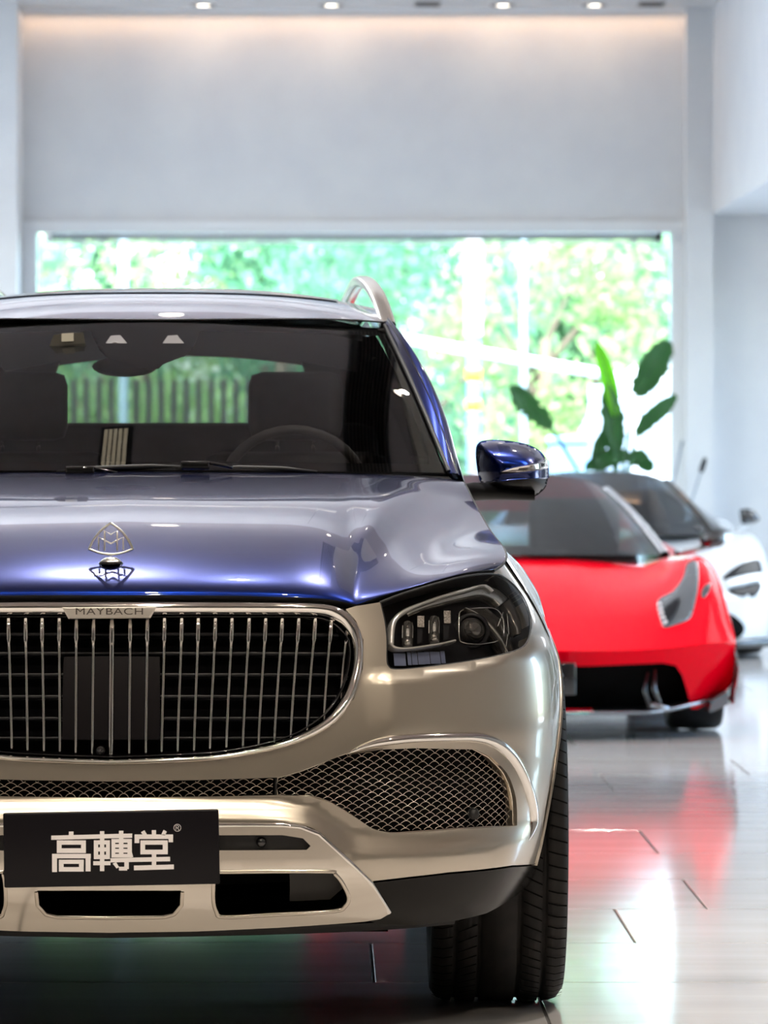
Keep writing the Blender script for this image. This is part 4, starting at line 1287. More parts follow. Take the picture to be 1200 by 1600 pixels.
# ================================================================== the two sports cars behind
class Sports:
    def __init__(s, name, label, x, y, hw, U, stations, plan, front_lean, sill, axle, wr, paint, zf):
        s.x, s.y, s.hw, s.paint = x, y, hw, paint
        s.root = empty(name, (x, y, 0)); tag(s.root, label, 'car')
        s.U = np.array(U); s.ws = np.array([q[0] for q in stations]); s.T = np.array([q[1] for q in stations])
        s.plan_a, s.plan_n, s.plan_fade = plan; s.fl = front_lean; s.axle = axle; s.wr = wr; s.sill = sill; s.zf = zf
        s.bv = []
    def plan(s, u): return s.plan_a*np.clip(np.abs(u)/s.hw, 0, 1)**s.plan_n
    def top(s, u, w):
        """top surface point for half-width u at station w"""
        cu = [float(interp(s.ws, s.T[:, k])(w)) for k in range(len(s.U))]
        z = interp(s.U, cu)(u)
        return np.stack([u, w+s.plan(u)*np.clip(1-w/s.plan_fade, 0, 1), z], -1)
    def front(s, u, z):
        """front surface below the nose edge"""
        e = s.top(u, 0.0)
        d = np.clip(e[..., 2]-z, 0, None)
        return np.stack([u, e[..., 1]+s.fl[0]*d+s.fl[1]*d*d, z], -1)
    def px(s, px, py, v):
        Y = s.y+v; return np.array([(px-VPX)*Y/F_PX-s.x, v, CAM_H-(py-VPY)*Y/F_PX])
    def uz(s, pts):
        out = []
        for a, b in pts:
            v = .2
            for _ in range(20):
                p = s.px(a, b, v); v = float(s.front(np.float64(min(abs(p[0]), s.hw)), np.float64(p[2]))[1])
            out.append((p[0], p[2]))
        return np.array(out)
    def reg(s, o):
        me = o.data; s.bv.append(BVHTree.FromPolygons([v.co[:] for v in me.vertices], [p.vertices[:] for p in me.polygons]))
        return o
    def hit(s, px, py):
        d = Vector(((px-VPX)/F_PX, 1.0, -(py-VPY)/F_PX)).normalized()
        o = Vector((-s.x, -s.y, CAM_H)); best = None
        for b in s.bv:
            loc, n, i, dist = b.ray_cast(o, d)
            if loc is not None and (best is None or dist < best[2]): best = (loc, n, dist)
        return best
    def decal(s, name, pix, mat, parent, lift=.004, h=6.0, sp=True, corners=(), mirror=True, thick=.004):
        """a fitted piece (lamp, vent) that follows the bodywork where the outline lies"""
        poly = spline(pix, True, 3, corners) if sp else np.array(pix, float)
        V, T, loops = tri_region(poly, [], h)
        P = []; last = None
        for q in V:
            hh = s.hit(*q)
            if hh is None: hh = last
            last = hh
            n = hh[1] if hh[1].y < 0 or hh[1].z > 0 else -hh[1]
            P.append(np.array(hh[0]+n*lift))
        P = np.array(P); verts = list(P); faces = [tuple(t)[::-1] for t in T]
        L = loops[0]; n = len(L); b = len(verts)
        for i in L: verts.append(P[i]+np.array([0, lift+thick, -.002]))
        for k in range(n): faces.append((L[k], L[(k+1) % n], b+(k+1) % n, b+k))
        o = mesh_obj(name, verts, faces, mat, parent, True)
        bm = bmesh.new(); bm.from_mesh(o.data); bmesh.ops.recalc_face_normals(bm, faces=bm.faces); bm.to_mesh(o.data); bm.free()
        if mirror: mirror_copy(o)
        return o
    def body(s, wmax, nw=70, nu=40):
        ww = np.linspace(0, wmax, nw)**1.0; uu = np.linspace(0, 1, nu)**.8*s.hw
        G = np.array([s.top(uu, w) for w in ww])
        o = grid_obj('body_shell', G, s.paint, s.root); s.reg(o)
        edge = G[:, -1]
        cols = []
        for p in edge:
            zb = s.sill
            for a in s.axle:
                if abs(p[1]-a) < s.wr+.05: zb = max(zb, s.wr+math.sqrt((s.wr+.05)**2-(p[1]-a)**2))
            zb = min(zb, p[2]-.01)
            zz = np.linspace(p[2], zb, 14)
            t = (p[2]-zz)/max(p[2]-s.sill, .05)
            cols.append(np.column_stack([p[0]+.012*np.sin(math.pi*np.clip(t*1.3, 0, 1))-.02*np.clip(t-.6, 0, 1), np.full(14, p[1]), zz]))
        o2 = grid_obj('body_side', np.array(cols), s.paint, s.root); s.reg(o2)
        t = []
        for z in np.linspace(s.sill, 1, 8):
            t.append([(u, G[-1, 0, 1], s.sill+(float(interp(uu, G[-1, :, 2])(u))-s.sill)*(z-s.sill)/(1-s.sill)) for u in uu])
        grid_obj('tail_panel', np.array(t), M['black_matt'], s.root)
        mb = MB(); mb.box(-s.hw*.62, s.hw*.62, .5, wmax-.1, s.sill+.02, s.sill+.12); mb.build('floor_pan', M['black_void'], s.root)
        return o
    def fpanel(s, name, pix, mat, off=0.0, depth=.03, h=.03, raw=None, parent=None, reg=False):
        poly = s.uz(pix) if raw is None else np.array(raw)
        V, T, loops = tri_region(poly, [], h)
        P = s.front(V[:, 0], V[:, 1])+np.array([0, off, 0])
        verts = list(P); faces = [tuple(t) for t in T]
        L = loops[0]; n = len(L); b = len(verts)
        for i in L: verts.append(P[i]); 
        for i in L: verts.append(P[i]+np.array([0, depth, 0]))
        for k in range(n):
            if V[L[k], 0] < 1e-4 and V[L[(k+1) % n], 0] < 1e-4: continue
            faces.append((b+k, b+n+k, b+n+(k+1) % n, b+(k+1) % n))
        v, f = mirror_mesh(verts, faces)
        o = mesh_obj(name, v, f, mat, parent or s.root, True)
        if reg: s.reg(o)
        return o
    def wheels(s, w=.12):
        for a in s.axle:
            for sd in (1, -1):
                mb = MB(); r = s.wr
                mb.lathe([(r*.68, -w*.9), (r*.8, -w), (r-.02, -w*.97), (r-.004, -w*.8), (r, 0), (r-.004, w*.8), (r-.02, w*.97), (r*.8, w), (r*.68, w*.9)], 'x', (0, 0, 0), 40)
                t = mb.build('tyre', M['rubber'], s.root); t.location = (sd*(s.hw-.135), a, r)
                mb = MB(); mb.lathe([(r*.70, -.09), (r*.70, .10), (r*.66, .11), (r*.62, .05)], 'x', (0, 0, 0), 32); mb.build('wheel_rim', M['lamp_grey'], t)
                for k in range(5):
                    q = 2*math.pi*k/5; mb = MB(); mb.tube([(.08, 0, 0), (.10, math.cos(q)*r*.68, math.sin(q)*r*.68)], [.03, .02], 6); mb.build('wheel_spoke', M['lamp_grey'], t)
                if sd < 0: t.rotation_euler = (0, 0, math.pi)

def cabin(c, base, head, rear, mats, nb=24):
    """windshield and roof from a base curve, a header curve and a tail point list (half, centre to side)"""
    B = rs3(np.array(base), nb); H = rs3(np.array(head), nb)
    G = []
    for t in np.linspace(0, 1, 16):
        bow = .035*math.sin(math.pi*t)
        G.append(B*(1-t)+H*t+np.array([0, -.2, .6])*bow)
    w = grid_obj('windshield', np.array(G), mats[0], c.root)
    Rr = rs3(np.array(rear), nb); G2 = []
    for t in np.linspace(0, 1, 16):
        bow = .10*math.sin(math.pi*t*.9)
        q = H*(1-t)+Rr*t; q[:, 2] += bow*(1-np.linspace(0, 1, nb)**2*.6); G2.append(q)
    r = grid_obj('roof_panel', np.array(G2), mats[1], c.root)
    side = np.array([x[-1] for x in G]); m = MB()
    m.tube([tuple(p) for p in side], .022, 8, False); o = m.build('a_pillar', mats[2], c.root); mirror_copy(o)
    # side glass between pillar, roof and belt
    top = np.vstack([side, np.array([x[-1] for x in G2])[1:]])
    n = len(top); bl = []
    for p in top:
        v = p[1]; uu = c.U[-3]; q = c.top(np.float64(uu*.93), v); bl.append(np.array([max(q[0], p[0]*.98), v, min(q[2], p[2])]))
    grid_obj('side_glass', np.array([top, np.array(bl)*.5+top*.5, np.array(bl)]), mats[3], c.root, 'pair')
    m = MB(); m.box(-.62, .62, base[0][1]+.35, rear[0][1]-.6, .45, .80, .05); m.build('cabin_interior', M['interior'], c.root)
    for sd in (-1, 1):
        m = MB(); m.box(sd*.36-.22, sd*.36+.22, head[0][1]+.1, head[0][1]+.28, .6, head[0][2]-.12, .05); m.build('seat', M['interior'], c.root)
    return w

M['red'] = pmat('gloss_red_paint', (.90, .0005, .012), .12, 0.0, 0.0, .09)
M['pearl'] = pmat('pearl_white_paint', (.80, .83, .86), .28, 0.0, 1.0)
M['carbon'] = pmat('carbon_trim', (.02, .02, .022), .2, 0, .6)
M['grey_gloss'] = pmat('grey_silver_pillar', (.45, .46, .48), .2, .8, .6)
M['sport_glass'] = glassy('sports_windshield', (.10, .115, .125), 0.0, 1.55)
M['socket'] = pmat('dark_lamp_socket', (.006, .006, .008), .3, spec=.15)
M['winglet'] = pmat('grey_winglet', (.30, .32, .36), .18, .7, .6)
M['lamp_clear'] = pmat('silvered_headlamp', (.13, .14, .15), .25, .4, .2)

# ---------------- red car
U_ = [0, .25, .45, .62, .76, .86, .93, .968]
rc_ = Sports('sports_car', 'glossy red low sports car parked behind the SUV', .85, 20.1, .968, U_, [
    (0.0, [.405, .405, .405, .41, .42, .43, .43, .42]), (.15, [.465, .465, .47, .485, .515, .53, .51, .47]), (.40, [.565, .562, .565, .59, .645, .665, .63, .53]),
    (.70, [.665, .658, .645, .665, .735, .755, .71, .58]), (1.0, [.735, .727, .70, .705, .775, .792, .735, .60]), (1.35, [.79, .782, .76, .745, .785, .795, .735, .62]),
    (1.9, [.78, .78, .77, .76, .76, .755, .71, .64]), (3.0, [.80, .80, .80, .80, .81, .80, .76, .68]), (4.45, [.88, .88, .88, .87, .86, .83, .76, .70])],
    (.36, 2.8, 1.3), (.55, .5), .15, (1.02, 3.67), .335, M['red'], .15)
rc_.body(4.45)
RB = [(814,1018),(900,1018),(1000,1012)]
outer = [(0, float(rc_.top(np.float64(0), 0)[2])-.002)]
ue = np.linspace(.05, .966, 24); te = rc_.top(ue, 0.0)
raw = [(0, te[0, 2]-.001)]+[(a, b[2]-.001) for a, b in zip(ue, te)]
raw += [tuple(q) for q in [(.966, .30), (.962, .235), (.945, .215)]]
raw += [tuple(q) for q in rc_.uz([(1105,1100),(1090,1108),(1080,1108),(1074,1080),(1066,1055),(1056,1040),(1035,1036),(990,1038),(920,1041)])]
raw += [(0, rc_.uz([(900, 1041)])[0][1])]
fb = rc_.fpanel('front_bumper', None, M['red'], raw=raw, reg=True, depth=.10)
zl = rc_.uz([(900,1112)])[0][1]
rc_.fpanel('front_intake', None, M['black_void'], raw=[(0, .37), (.70, .37), (.80, .20), (.78, .13), (0, .13)], off=.16)
# fins and vane inside the intake
for (a, b) in (((1023,1046),(1034,1108)), ((1012,1050),(1016,1106))):
    p0, p1 = rc_.px(*a, .22), rc_.px(*b, .18)
    m = MB(); m.tube([p0, (p0+p1)/2+np.array([-.02, 0, .0]), p1], [.008, .014, .010], 6); o = m.build('intake_vane', M['carbon'], rc_.root); mirror_copy(o)
p0, p1 = rc_.px(1018, 1101, .16), rc_.px(1045, 1108, .16); m = MB(); m.tube([p0, p1], .012, 6); o = m.build('brake_duct_blade', M['winglet'], rc_.root); mirror_copy(o)
ra = rc_.uz([(870,1107),(924,1107),(928,1111),(924,1116)])
rc_.fpanel('front_lip', None, M['red'], raw=[(0, ra[0][1]), tuple(ra[1]), tuple(ra[2]), tuple(ra[3]), (0, ra[3][1])], off=-.03, depth=.05)
# splitter and winglets
sp = []
for u in np.linspace(0, .95, 30):
    q = rc_.front(np.float64(u), np.float64(.13)); z = .128+.05*smooth01((u-.55)/.4)
    sp.append([(u, q[1]-.045, z), (u, q[1]-.04, z-.016), (u, q[1]+.30, z-.02), (u, q[1]+.30, z+.01)])
sp = np.array(sp); grid_obj('splitter', np.concatenate([sp, sp[:, :1]], 1), M['black_matt'], rc_.root)
m = MB(); m.tube([tuple(q+np.array([0, -.004, -.004])) for q in np.vstack([sp[::-1, 0]*np.array([-1, 1, 1]), sp[1:, 0]])], .009, 6); m.build('splitter_edge', M['winglet'], rc_.root)
wg = [(1108,1113),(1112,1094),(1136,1080),(1139,1100),(1120,1110)]
f_ = [rc_.px(a, b, .36) for a, b in wg]; b_ = [p+np.array([-.01, .16, 0]) for p in f_]
m = MB(); n = len(wg); m.add(f_+b_, [tuple(range(n))[::-1], tuple(range(n, 2*n))]+[(i, (i+1) % n, (i+1) % n+n, i+n) for i in range(n)])
o = m.build('corner_winglet', M['winglet'], rc_.root, fix=True); mirror_copy(o)
# lamps
HLR = [(1027,941),(1052,925),(1068,902),(1074,882),(1090,880),(1091,916),(1084,952),(1076,969),(1056,977),(1040,982),(1034,976)]
hr = rc_.decal('headlight', HLR, M['lamp_clear'], rc_.root, .006, 5)
rc_.decal('headlight_bowl', [(1034,958),(1048,944),(1062,938),(1060,952),(1050,972),(1041,978),(1036,974)], M['socket'], hr, .014, 5)
for a, b in ((1031,948),(1033,955),(1035,962),(1037,969),(1040,976)):
    hh = rc_.hit(a, b); c = hh[0]+hh[1]*.012; m = MB(); m.lathe([(0, -.008), (.008, -.005), (.010, .004)], 'y', c, 10); o = m.build('led_dot', M['white_print'], hr); mirror_copy(o)
rc_.decal('fender_vent', [(1096,925),(1102,915),(1110,912),(1108,924),(1101,934),(1096,934)], M['carbon'], rc_.root, .004, 4)
cabin(rc_, [(0, 1.18, .795), (.30, 1.22, .795), (.60, 1.40, .79), (.745, 1.62, .786)], [(0, 2.25, 1.165), (.25, 2.26, 1.16), (.42, 2.32, 1.13), (.52, 2.42, 1.085)],
      [(0, 4.0, .93), (.3, 4.0, .93), (.5, 4.0, .92), (.62, 3.95, .90)], (M['sport_glass'], M['grey_gloss'], M['grey_gloss'], M['side_glass']))
rc_.wheels(.125)
# mirror
def sport_mirror(c, pix, v, foot, mat, smat):
    poly = np.array([c.px(a, b, v)[[0, 2]] for a, b in spline(pix, True, 4)])
    V, T, loops = tri_region(poly, [], .012)
    B = resample(poly, .012); dm = np.full(len(V), 9e9)
    for b in B: dm = np.minimum(dm, np.hypot(*(V-b).T))
    d = .09*np.sqrt(np.clip(1-(1-np.clip(dm/.04, 0, 1))**2, 0, 1))
    P = np.column_stack([V[:, 0], v-d, V[:, 1]]); n0 = len(P)
    verts = list(P)+[p+np.array([0, .03, 0]) for p in np.column_stack([V[:, 0], np.full(n0, v), V[:, 1]])]
    faces = [tuple(t) for t in T]+[tuple(i+n0 for i in t[::-1]) for t in T]
    L = loops[0]; n = len(L)
    for k in range(n): faces.append((L[k], L[k]+n0, L[(k+1) % n]+n0, L[(k+1) % n]))
    o = mesh_obj('door_mirror', verts, faces, mat, c.root, True)
    a = np.append(poly.mean(0), 0); m = MB()
    m.tube([(a[0], v+.01, a[1]-.03), ((a[0]+foot[0])/2, v+.02, (a[1]+foot[2])/2-.02), foot], [.018, .014, .018], 8)
    st = m.build('mirror_stalk', smat, o)
    o2 = mirror_copy(o, c.root); mirror_copy(st, o2)
q = rc_.px(1072, 868, 1.75)
sport_mirror(rc_, [(1094,838),(1100,832),(1115,830),(1130,834),(1132,846),(1124,854),(1102,855),(1095,848)], 1.72, (.80, 1.75, .79), M['carbon'], M['grey_gloss'])
# plate
m = MB(); m.box(-.235, .235, -.05, -.038, .215, .355, .006); pl_ = m.build('display_plate', M['black_gloss'], rc_.root)
for i, (x, z) in enumerate(((.155, .315), (.168, .30), (.158, .262), (.170, .248), (.150, .282))):
    m = MB(); m.box(x-.008, x+.008, -.0515, -.0495, z-.006, z+.006); m.build('plate_mark', M['white_print'], pl_)

# ---------------- white car
wc = Sports('supercar', 'pearl white low supercar half hidden behind the red car', 1.775, 27.8, .965, U_, [
    (0.0, [.36, .36, .36, .37, .38, .39, .40, .40]), (.15, [.43, .43, .435, .455, .48, .49, .48, .45]), (.40, [.535, .535, .54, .57, .61, .62, .60, .52]),
    (.70, [.63, .625, .62, .645, .70, .715, .685, .58]), (1.0, [.70, .695, .68, .69, .745, .76, .72, .61]), (1.35, [.75, .745, .73, .725, .755, .765, .72, .63]),
    (1.9, [.77, .77, .76, .755, .765, .76, .72, .64]), (3.0, [.82, .82, .82, .82, .83, .82, .77, .68]), (4.45, [.86, .86, .86, .85, .84, .81, .75, .70])],
    (.42, 2.6, 1.3), (.15, .25), .15, (1.05, 3.72), .33, M['pearl'], .15)
wc.body(4.45)
ue = np.linspace(.05, .963, 24); te = wc.top(ue, 0.0)
raw = [(0, te[0, 2]-.001)]+[(a, b[2]-.001) for a, b in zip(ue, te)]+[(.963, .30), (.955, .17), (.93, .13), (.50, .12), (0, .12)]
wc.fpanel('front_bumper', None, M['pearl'], raw=raw, reg=True, depth=.10)
wc.decal('headlight_socket', [(1131,901),(1152,885),(1174,876),(1185,876),(1189,885),(1188,897),(1157,901),(1133,907)], M['socket'], wc.root, .006, 4)
wc.decal('headlight_blade', [(1134,910),(1160,903),(1188,898),(1189,909),(1160,916),(1136,922)], M['pearl'], wc.root, .022, 4, False)
wc.decal('lower_socket', [(1137,923),(1160,917),(1186,911),(1188,922),(1179,932),(1152,932)], M['socket'], wc.root, .006, 4)
wc.decal('corner_intake', [(1136,960),(1152,966),(1163,981),(1155,995),(1138,997)], M['black_void'], wc.root, .006, 4)
sp = []
for u in np.linspace(0, .95, 30):
    q = wc.front(np.float64(u), np.float64(.13)); z = .125
    sp.append([(u, q[1]-.03, z), (u, q[1]-.025, z-.055), (u, q[1]+.30, z-.055), (u, q[1]+.30, z+.01)])
sp = np.array(sp); grid_obj('splitter', np.concatenate([sp, sp[:, :1]], 1), M['carbon'], wc.root)
cabin(wc, [(0, .95, .735), (.30, 1.0, .74), (.55, 1.18, .745), (.675, 1.38, .75)], [(0, 2.3, 1.135), (.25, 2.32, 1.13), (.38, 2.4, 1.105), (.46, 2.5, 1.07)],
      [(0, 4.0, .90), (.3, 4.0, .90), (.5, 4.0, .89), (.6, 3.95, .87)], (M['sport_glass'], M['pearl'], M['black_gloss'], M['side_glass']))
wc.wheels(.12)
sport_mirror(wc, [(1156,797),(1166,795),(1178,798),(1184,806),(1187,812),(1176,818),(1160,818),(1157,808)], 1.5, (.84, 1.5, .755), M['carbon'], M['pearl'])
# ================================================================== plant by the window
rng = random.Random(4)
M['leaf_dark'] = noisy(pmat('banana_leaf', (.03, .13, .035), .4), (.025, .11, .03), (.05, .17, .04), 6)
M['leaf_lit'] = pmat('young_banana_leaf', (.10, .55, .01), .4)
def leafmat(name, col, tr, rough=.45):
    m = bpy.data.materials.new(name); m.use_nodes = True; nt = m.node_tree; N = nt.nodes; L = nt.links; N.clear()
    d = N.new('ShaderNodeBsdfPrincipled'); d.inputs['Roughness'].default_value = rough
    oi = N.new('ShaderNodeTexCoord'); nz = N.new('ShaderNodeTexNoise'); nz.inputs['Scale'].default_value = 1.3; rp = N.new('ShaderNodeValToRGB')
    rp.color_ramp.elements[0].position = .35; rp.color_ramp.elements[0].color = (*[c*.6 for c in col], 1); rp.color_ramp.elements[1].position = .65; rp.color_ramp.elements[1].color = (*col, 1)
    L.new(oi.outputs['Object'], nz.inputs['Vector']); L.new(nz.outputs['Fac'], rp.inputs[0]); L.new(rp.outputs[0], d.inputs['Base Color'])
    t = N.new('ShaderNodeBsdfTranslucent'); t.inputs[0].default_value = (*tr, 1)
    mx = N.new('ShaderNodeMixShader'); mx.inputs[0].default_value = .45; o = N.new('ShaderNodeOutputMaterial')
    L.new(d.outputs[0], mx.inputs[1]); L.new(t.outputs[0], mx.inputs[2]); L.new(mx.outputs[0], o.inputs[0]); return m
M['banana'] = leafmat('banana_leaf_blade', (.05, .18, .05), (.08, .26, .05))
M['banana_young'] = leafmat('young_leaf_blade', (.22, .72, .015), (.50, 1.0, .03))
PY_ = 33.4
plant = empty('banana_plant', (atw(958, 0, PY_)[0], PY_, 0))
tag(plant, 'tall broad-leaved green plant standing before the back window', 'plant')
plx = plant.location.x
def lp(px, py, dy=0): 
    p = atw(px, py, PY_+dy); return np.array([p[0]-plx, dy, p[2]])
def blade(mid, width, mat, fold=.25, seed=0, ragged=.12):
    rr = random.Random(seed); P = rs3(np.array(mid), 22); rows = []
    for i, p in enumerate(P):
        t = i/21; w = width*math.sin(math.pi*min(1, t*.93+.05))**.55
        tg = P[min(i+1, 21)]-P[max(i-1, 0)]; tg /= np.linalg.norm(tg)
        sd = np.cross(tg, np.array([.25, -1, .1])); sd /= np.linalg.norm(sd)
        a = w*(1-ragged*rr.random()); b = w*(1-ragged*rr.random())
        rows.append([p-sd*a+np.array([0, -fold*a, 0]), p-sd*a*.5+np.array([0, -fold*a*.3, 0]), p, p+sd*b*.5+np.array([0, -fold*b*.3, 0]), p+sd*b+np.array([0, -fold*b, 0])])
    m = MB(); m.grid(np.array(rows)); o = m.build('leaf', mat, plant)
    s_ = o.modifiers.new('thickness', 'SOLIDIFY'); s_.thickness = .002
    m = MB(); m.tube([tuple(q) for q in P], [.010*(1-.8*i/21) for i in range(22)], 6); m.build('leaf_midrib', M['leaf_dark'], o)
    return o
base = np.array([0, 0, .45])
def stem(a, r=.014):
    a = np.array(a); m = MB(); m.tube([base, base*.5+a*.5+np.array([a[0]*-.1, 0, .05]), a], [r*1.5, r*1.1, r], 8); m.build('stalk', M['leaf_dark'], plant)
for mid, w, mt, sd in (
        ([lp(862,668), lp(845,652), lp(820,628), lp(797,604,-.1)], .105, M['banana'], 1),
        ([lp(962,650), lp(955,610), lp(944,570), lp(932,534)], .062, M['banana_young'], 2),
        ([lp(994,618), lp(1008,595), lp(1025,566), lp(1046,533,.1)], .125, M['banana'], 3),
        ([lp(995,680), lp(1010,660), lp(1032,640), lp(1057,618,.05)], .075, M['banana'], 4),
        ([lp(965,712), lp(960,680), lp(955,640), lp(948,600)], .10, M['banana'], 5),
        ([lp(915,735), lp(940,720), lp(965,712), lp(990,716)], .08, M['banana'], 6),
        ([lp(985,725), lp(995,715), lp(1005,722), lp(1014,738,-.1)], .08, M['banana'], 7),
        ([lp(945,735), lp(935,715), lp(940,690), lp(950,665)], .06, M['banana'], 8)):
    blade(mid, w, mt, .3, sd, (.45 if sd == 1 else .25) if sd != 2 else .05); stem(mid[0])
mb = MB(); mb.lathe([(0, .0), (.20, .0), (.23, .05), (.26, .40), (.275, .46), (.25, .46), (.24, .40), (0, .40)], 'z', (0, 0, 0), 28); mb.build('pot', pmat('pale_plant_pot', (.6, .6, .58), .5), plant)

# slim poles with heads leaning by the right pier
def pole(px0, py0, px1, py1, Y, head, hr, label, hm):
    a, b = atw(px0, py0, Y), atw(px1, py1, Y)
    g = b+(b-a)/max(a[2]-b[2], .01)*b[2]
    e = empty('pole_brush', (g[0], Y, 0)); tag(e, label, 'pole')
    m = MB(); m.tube([(0, 0, 0), tuple(a-np.array([g[0], Y, 0]))], .008, 8); m.build('handle', pmat('pole_grey', (.35, .4, .45), .4, .5), e)
    h0 = a; h1 = a+(a-b)/np.linalg.norm(a-b)*head
    m = MB(); o = np.array([g[0], Y, 0]); m.tube([h0-o, h0*.8+h1*.2-o, h0*.3+h1*.7-o, h1-o], [hr*.6, hr, hr, hr*.5], 10); m.build('brush_head', hm, e)
pole(1095, 738, 1086, 766, 34.5, .115, .022, 'slender pole with dark elongated head by the right pier', M['black_matt'])
pole(1064, 700, 1054, 745, 34.55, .06, .010, 'thin grey rod beside the right edge of the back window', pmat('pole_grey_tip', (.3, .35, .38), .5))

# ================================================================== outside
gd = MB().box(-40, 50, -30, 120, -.30, -.22).build('ground_outside', noisy(pmat('pale_paving', (.42, .42, .41), .8), (.38, .38, .37), (.46, .46, .45), .8))
gd['kind'] = 'structure'
M['bark'] = noisy(pmat('tree_bark', (.12, .09, .065), .9), (.09, .07, .05), (.16, .12, .09), 10, (1, 1, .2))
M['fol_y'] = leafmat('yellow_green_foliage', (.28, .44, .17), (.40, .58, .22))
M['fol_b'] = leafmat('blue_green_foliage', (.12, .29, .16), (.16, .38, .19))
M['fol_m'] = leafmat('mid_green_foliage', (.17, .34, .18), (.24, .46, .23))
def foliage(n, c, rx, ry, rz, size, seed, zmin=.3):
    r = np.random.default_rng(seed)
    d = r.normal(size=(n*2, 3)); d /= np.linalg.norm(d, axis=1)[:, None]
    # clumps
    nc = max(8, n//90)
    cc = r.normal(size=(nc, 3)); cc /= np.linalg.norm(cc, axis=1)[:, None]; cc *= r.uniform(.35, 1, (nc, 1))**.6
    k = r.integers(0, nc, n)
    P = cc[k]+r.normal(size=(n, 3))*.13
    P = P*np.array([rx, ry, rz])+np.array(c)
    P = P[P[:, 2] > zmin]; n = len(P)
    a = r.normal(size=(n, 3)); a /= np.linalg.norm(a, axis=1)[:, None]
    b = np.cross(a, r.normal(size=(n, 3))); b /= np.linalg.norm(b, axis=1)[:, None]
    s = (size*r.uniform(.6, 1.3, n))[:, None]
    q = np.stack([P-a*s, P-b*s*.45+np.cross(a, b)*s*.1, P+a*s, P+b*s*.45+np.cross(a, b)*s*.1], 1).reshape(-1, 3)
    f = np.arange(n*4).reshape(n, 4)
    return q, f
def tree(x, y, h, rx, rz, mat, label, n=3500, size=.085, seed=0, cz=None, low=.6):
    e = empty('leafy_tree', (x, y, -.22)); tag(e, label, 'tree', 'trees outside the window')
    cz = cz or h-rz
    m = MB(); rr = random.Random(seed); top = cz
    m.tube([(0, 0, 0), (rr.uniform(-.1, .1), rr.uniform(-.1, .1), top*.5), (rr.uniform(-.2, .2), 0, top)], [.13, .10, .06], 8)
    for k in range(6):
        a = rr.uniform(0, 6.28); z0 = top*rr.uniform(.45, .9); m.tube([(0, 0, z0), (math.cos(a)*rx*.35, math.sin(a)*rx*.3, z0+rz*.25), (math.cos(a)*rx*.7, math.sin(a)*rx*.6, z0+rz*.5)], [.05, .035, .012], 5)
    m.build('trunk', M['bark'], e)
    q, f = foliage(n, (0, 0, cz), rx, rx*.8, rz, size, seed, low)
    o = mesh_obj('foliage', q, f, mat, e); o['kind'] = 'stuff'
    return e
TREES = [(-4.2, 47, 4.6, 2.0, 2.0, 'fol_m', 'mid green tree outside the left end of the back window'),
         (-2.1, 51, 4.8, 1.7, 2.2, 'fol_y', 'pale yellow-green tree outside above the SUV roof, left part'),
         (-.5, 47.2, 4.7, 1.3, 2.1, 'fol_b', 'blue-green tree outside above the middle of the SUV roof'),
         (1.0, 54, 5.0, 1.35, 2.3, 'fol_b', 'blue-green tree outside just behind the roof rail'),
         (2.3, 50.4, 4.7, 1.2, 2.0, 'fol_y', 'bright yellow-green tree outside right of the concrete post'),
         (3.7, 57, 5.2, 1.4, 2.2, 'fol_m', 'mid green tree outside the right end of the back window'),
         (5.9, 52, 4.6, 1.5, 2.0, 'fol_b', 'blue-green tree outside beyond the right edge of the window'),
         (-6.2, 52, 5.0, 2.0, 2.4, 'fol_b', 'dark green tree far outside beyond the left pier'),
         (.0, 58, 6.5, 1.25, 3.2, 'fol_m', 'tall green tree in the second row behind the roof rail'),
         (3.3, 61, 6.5, 1.3, 3.2, 'fol_b', 'tall blue-green tree in the second row right of the post'),
         (-3.4, 61, 6.5, 1.5, 3.2, 'fol_b', 'tall blue-green tree in the second row above the SUV'),
         (1.75, 66, 7.0, 1.5, 3.4, 'fol_b', 'tall blue-green tree in the third row straight behind the white-sleeved post')]
for i, (x, y, h, rx, rz, mt, lb) in enumerate(TREES):
    tree(x, y, h, rx, rz, M[mt], lb, 3200 if y < 55 else 4800, .085 if y < 55 else .13, 11+i, low=.5)
# greenery seen through the right-hand windows (it shows in the paint)
for i, (x, y) in enumerate(((11.5, 12), (12.5, 16.5), (11.5, 21), (12.5, 25.5), (11.8, 30))):
    tree(x, y, 3.6, 1.7, 1.5, M['fol_m'], ['tree outside the right-hand glazing, %s of five' % w for w in ('first', 'second', 'third', 'fourth', 'fifth')][i], 1500, .13, 41+i, low=.4)
# hedge behind a picket fence, seen through the SUV's cabin
hx0, hx1 = atw(20, 0, 44.5)[0], atw(520, 0, 44.5)[0]
hg = empty('clipped_hedge', ((hx0+hx1)/2, 44.8, -.22)); tag(hg, 'low clipped hedge outside, seen through the SUV cabin', 'hedge')
r_ = np.random.default_rng(5); n = 5000
P = np.column_stack([r_.uniform(hx0, hx1, n)-(hx0+hx1)/2, r_.uniform(-.35, .35, n), r_.uniform(.1, 2.14, n)])
a = r_.normal(size=(n, 3)); a /= np.linalg.norm(a, axis=1)[:, None]; b = np.cross(a, r_.normal(size=(n, 3))); b /= np.linalg.norm(b, axis=1)[:, None]
q = np.stack([P-a*.06, P-b*.03, P+a*.06, P+b*.03], 1).reshape(-1, 3)
o = mesh_obj('foliage', q, np.arange(n*4).reshape(n, 4), M['fol_y'], hg); o['kind'] = 'stuff'
fe = empty('picket_fence', ((hx0+hx1)/2, 43.6, -.22)); tag(fe, 'dark picket fence outside, seen through the SUV cabin', 'fence')
L_ = hx1-hx0
for z in (.35, 1.55): MB().box(-L_/2, L_/2, -.02, .02, z-.025, z+.025).build('fence_rail', M['black_matt'], fe)
